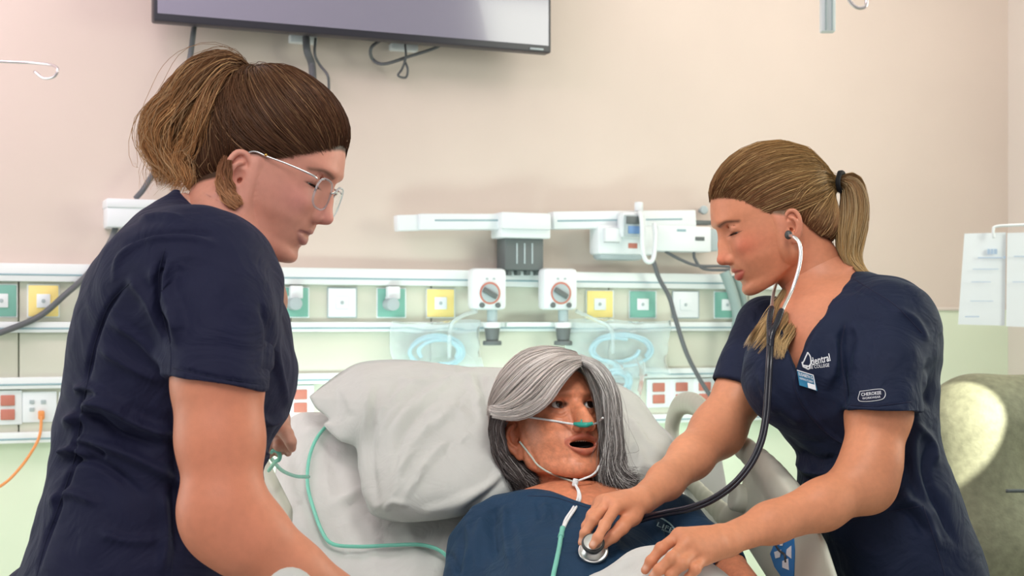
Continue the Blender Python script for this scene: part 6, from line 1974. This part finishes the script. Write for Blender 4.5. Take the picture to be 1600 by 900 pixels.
def build_cannula():
    root, R, O, hb, sb = PT
    t = thing('oxygen_tube', 'nasal oxygen tube across the cheek with a teal nose piece and teal line', 'tube', P(898, 752, 2.36))
    ck = [(812, 648), (824, 651), (850, 655), (880, 660), (898, 663)]
    tube('cheek_tube', [surf(x, y, hb, .0035, 2.41) for x, y in ck], .0019, M['white_plastic'], t, seg=10)
    tube('cheek_tube', [surf(925, 663, hb, .0035, 2.39), surf(934, 660, hb, .006, 2.39), P(942, 653, 2.40)], .0019, M['white_plastic'], t, seg=10)
    c = np.array([surf(x, y, hb, .004, 2.385) for x, y in ((897, 662), (906, 663), (916, 664), (926, 662))])
    ym = c[:, 1].min() + .004
    c = np.array([P(x, y, min(q[1], ym + .006)) for (x, y), q in zip(((897, 662), (906, 663.5), (916, 664), (926, 661.5)), c)])
    tube('nose_piece', c, [.0028, .0046, .0046, .0028], M['teal_solid'], t, seg=14)
    for x in (908, 918): tube('nose_prong', [P(x, 662, ym + .002), P(x + 1, 657, ym + .005), P(x + 1, 654, ym + .010)], .0020, M['teal_solid'], t)
    tube('chin_tube', [P(812, 690, 2.44), surf(828, 710, hb, .004, 2.42), surf(840, 726, hb, .004, 2.41), surf(858, 738, hb, .004, 2.40), surf(878, 746, hb, .006, 2.39), P(898, 753, 2.37)], .0016, M['clear_tube'], t, seg=10)
    tube('chin_tube', [P(898, 753, 2.37), P(912, 748, 2.372), P(924, 743, 2.376), P(932, 736, 2.385), P(936, 728, 2.40)], .0018, M['white_plastic'], t, seg=10)
    disc('slider', P(899, 754, 2.365), (0.2, 0, 1), .0050, .013, M['white_plastic'], t, bevel=.002)
    for k, dx in enumerate((-2.2, 2.2)):
        pts = [(899, 757), (904 + dx * .4, 768), (904 + dx, 780), (896 + dx, 795), (886 + dx, 810), (880 + dx * .5, 824)]
        tube('drop_tube', [min(surf(x, y, sb, .006, 2.36), surf(x, y, hb, .006, 2.36), key=lambda q: q[1]) for x, y in pts], .0021, M['white_plastic'], t, seg=10)
    a, b = surf(879, 824, sb, .006, 2.3), surf(876, 838, sb, .006, 2.3)
    tube('connector', [a, (a + b) / 2, b], [.0046, .0040, .0052], M['teal_tube'], t, spline=True)
    tube('supply_tube', [surf(x, y, sb, .006, 2.2) for x, y in ((876, 838), (874, 852), (870, 872), (866, 890), (862, 910), (858, 930))], .0038, M['teal_tube'], t, seg=12)
    t2 = thing('oxygen_tube', 'clear teal oxygen line looping from the pillow down the side of the sheet', 'tube', B(500, 760, .01))
    pts = [(540, 660), (522, 660), (508, 668), (492, 690), (482, 722), (481, 760), (490, 795), (503, 830), (520, 850), (560, 854), (610, 852), (655, 851), (685, 859), (703, 876), (712, 900), (716, 930)]
    tube('line', [B(x, y, .012 + (.03 if i < 2 else 0)) for i, (x, y) in enumerate(pts)], .0033, M['teal_tube'], t2, seg=12)
    t3 = thing('oxygen_tube', 'short teal tube curled into a small loop under the far hand of the left nurse', 'tube', P(430, 720, 2.2))
    pts = [(482, 745, 2.50), (462, 744, 2.42), (442, 736, 2.32), (430, 724, 2.24), (423, 714, 2.16), (424, 706, 2.12), (431, 704, 2.11), (437, 710, 2.11), (436, 718, 2.12), (430, 722, 2.14), (420, 735, 2.2)]
    tube('line', [P(*q) for q in pts], .0032, M['teal_tube'], t3, seg=12)
build_cannula()


def build_badge():
    bvh = NR[3]; root = NR[0]
    q = [(1245, 579), (1271, 587), (1277, 612), (1249, 603)]
    P3 = [np.array(hit(x, y, bvh)[0]) for x, y in q]
    n = unit(np.cross(P3[1] - P3[0], P3[3] - P3[0])); n = n if n[1] < 0 else -n
    off = n * .007
    t = thing('name_badge', 'small blue and white name badge pinned to the scrub top of the right nurse', 'badge', P3[0])
    M['badge_blue'] = mat('badge blue', (.03, .20, .36), rough=.3)
    P3 = [p + off for p in P3]
    prism('badge_plate', P3 if np.cross(P3[1] - P3[0], P3[3] - P3[0]) @ n < 0 else P3[::-1], -n, .0022, M['badge_blue'], t)
    ex = P3[1] - P3[0]; ey = P3[3] - P3[0]; wx = np.linalg.norm(ex); ex /= wx; hy = np.linalg.norm(ey); ey /= hy
    def bar(name, u0, v0, u1, v1, m, l=.0006):
        c = P3[0] + ex * wx * (u0 + u1) / 2 + ey * hy * (v0 + v1) / 2 + n * l
        return prism(name, [P3[0] + ex * wx * a + ey * hy * b + n * l for a, b in ((u0, v0), (u0, v1), (u1, v1), (u1, v0))], -n, .0004, m, t)
    bar('badge_border', 0, 0, 1, .06, M['white_thread']); bar('badge_border', .95, 0, 1, 1, M['white_thread']); bar('badge_field', .52, .66, .95, 1, M['white_thread'])
    for s_, u0, v0, u1, hgt in (('ELISABETH G', .06, .34, .90, .0052), ('NURSING STUDENT', .08, .58, .90, .0034)):
        V, F = text_mesh(s_, .3); w = V[:, 0].max()
        bm = bmesh.new(); vs = [bm.verts.new(P3[0] + ex * wx * (u0 + (u1 - u0) * v[0] / w) + ey * (hy * v0 - v[1] / .72 * hgt) + n * .0008) for v in V]
        for f in F:
            try: bm.faces.new([vs[i] for i in f])
            except ValueError: pass
        me = bpy.data.meshes.new('lettering'); bm.to_mesh(me); bm.free(); me.materials.append(M['white_thread']); link(bpy.data.objects.new('lettering', me), t)
build_badge()
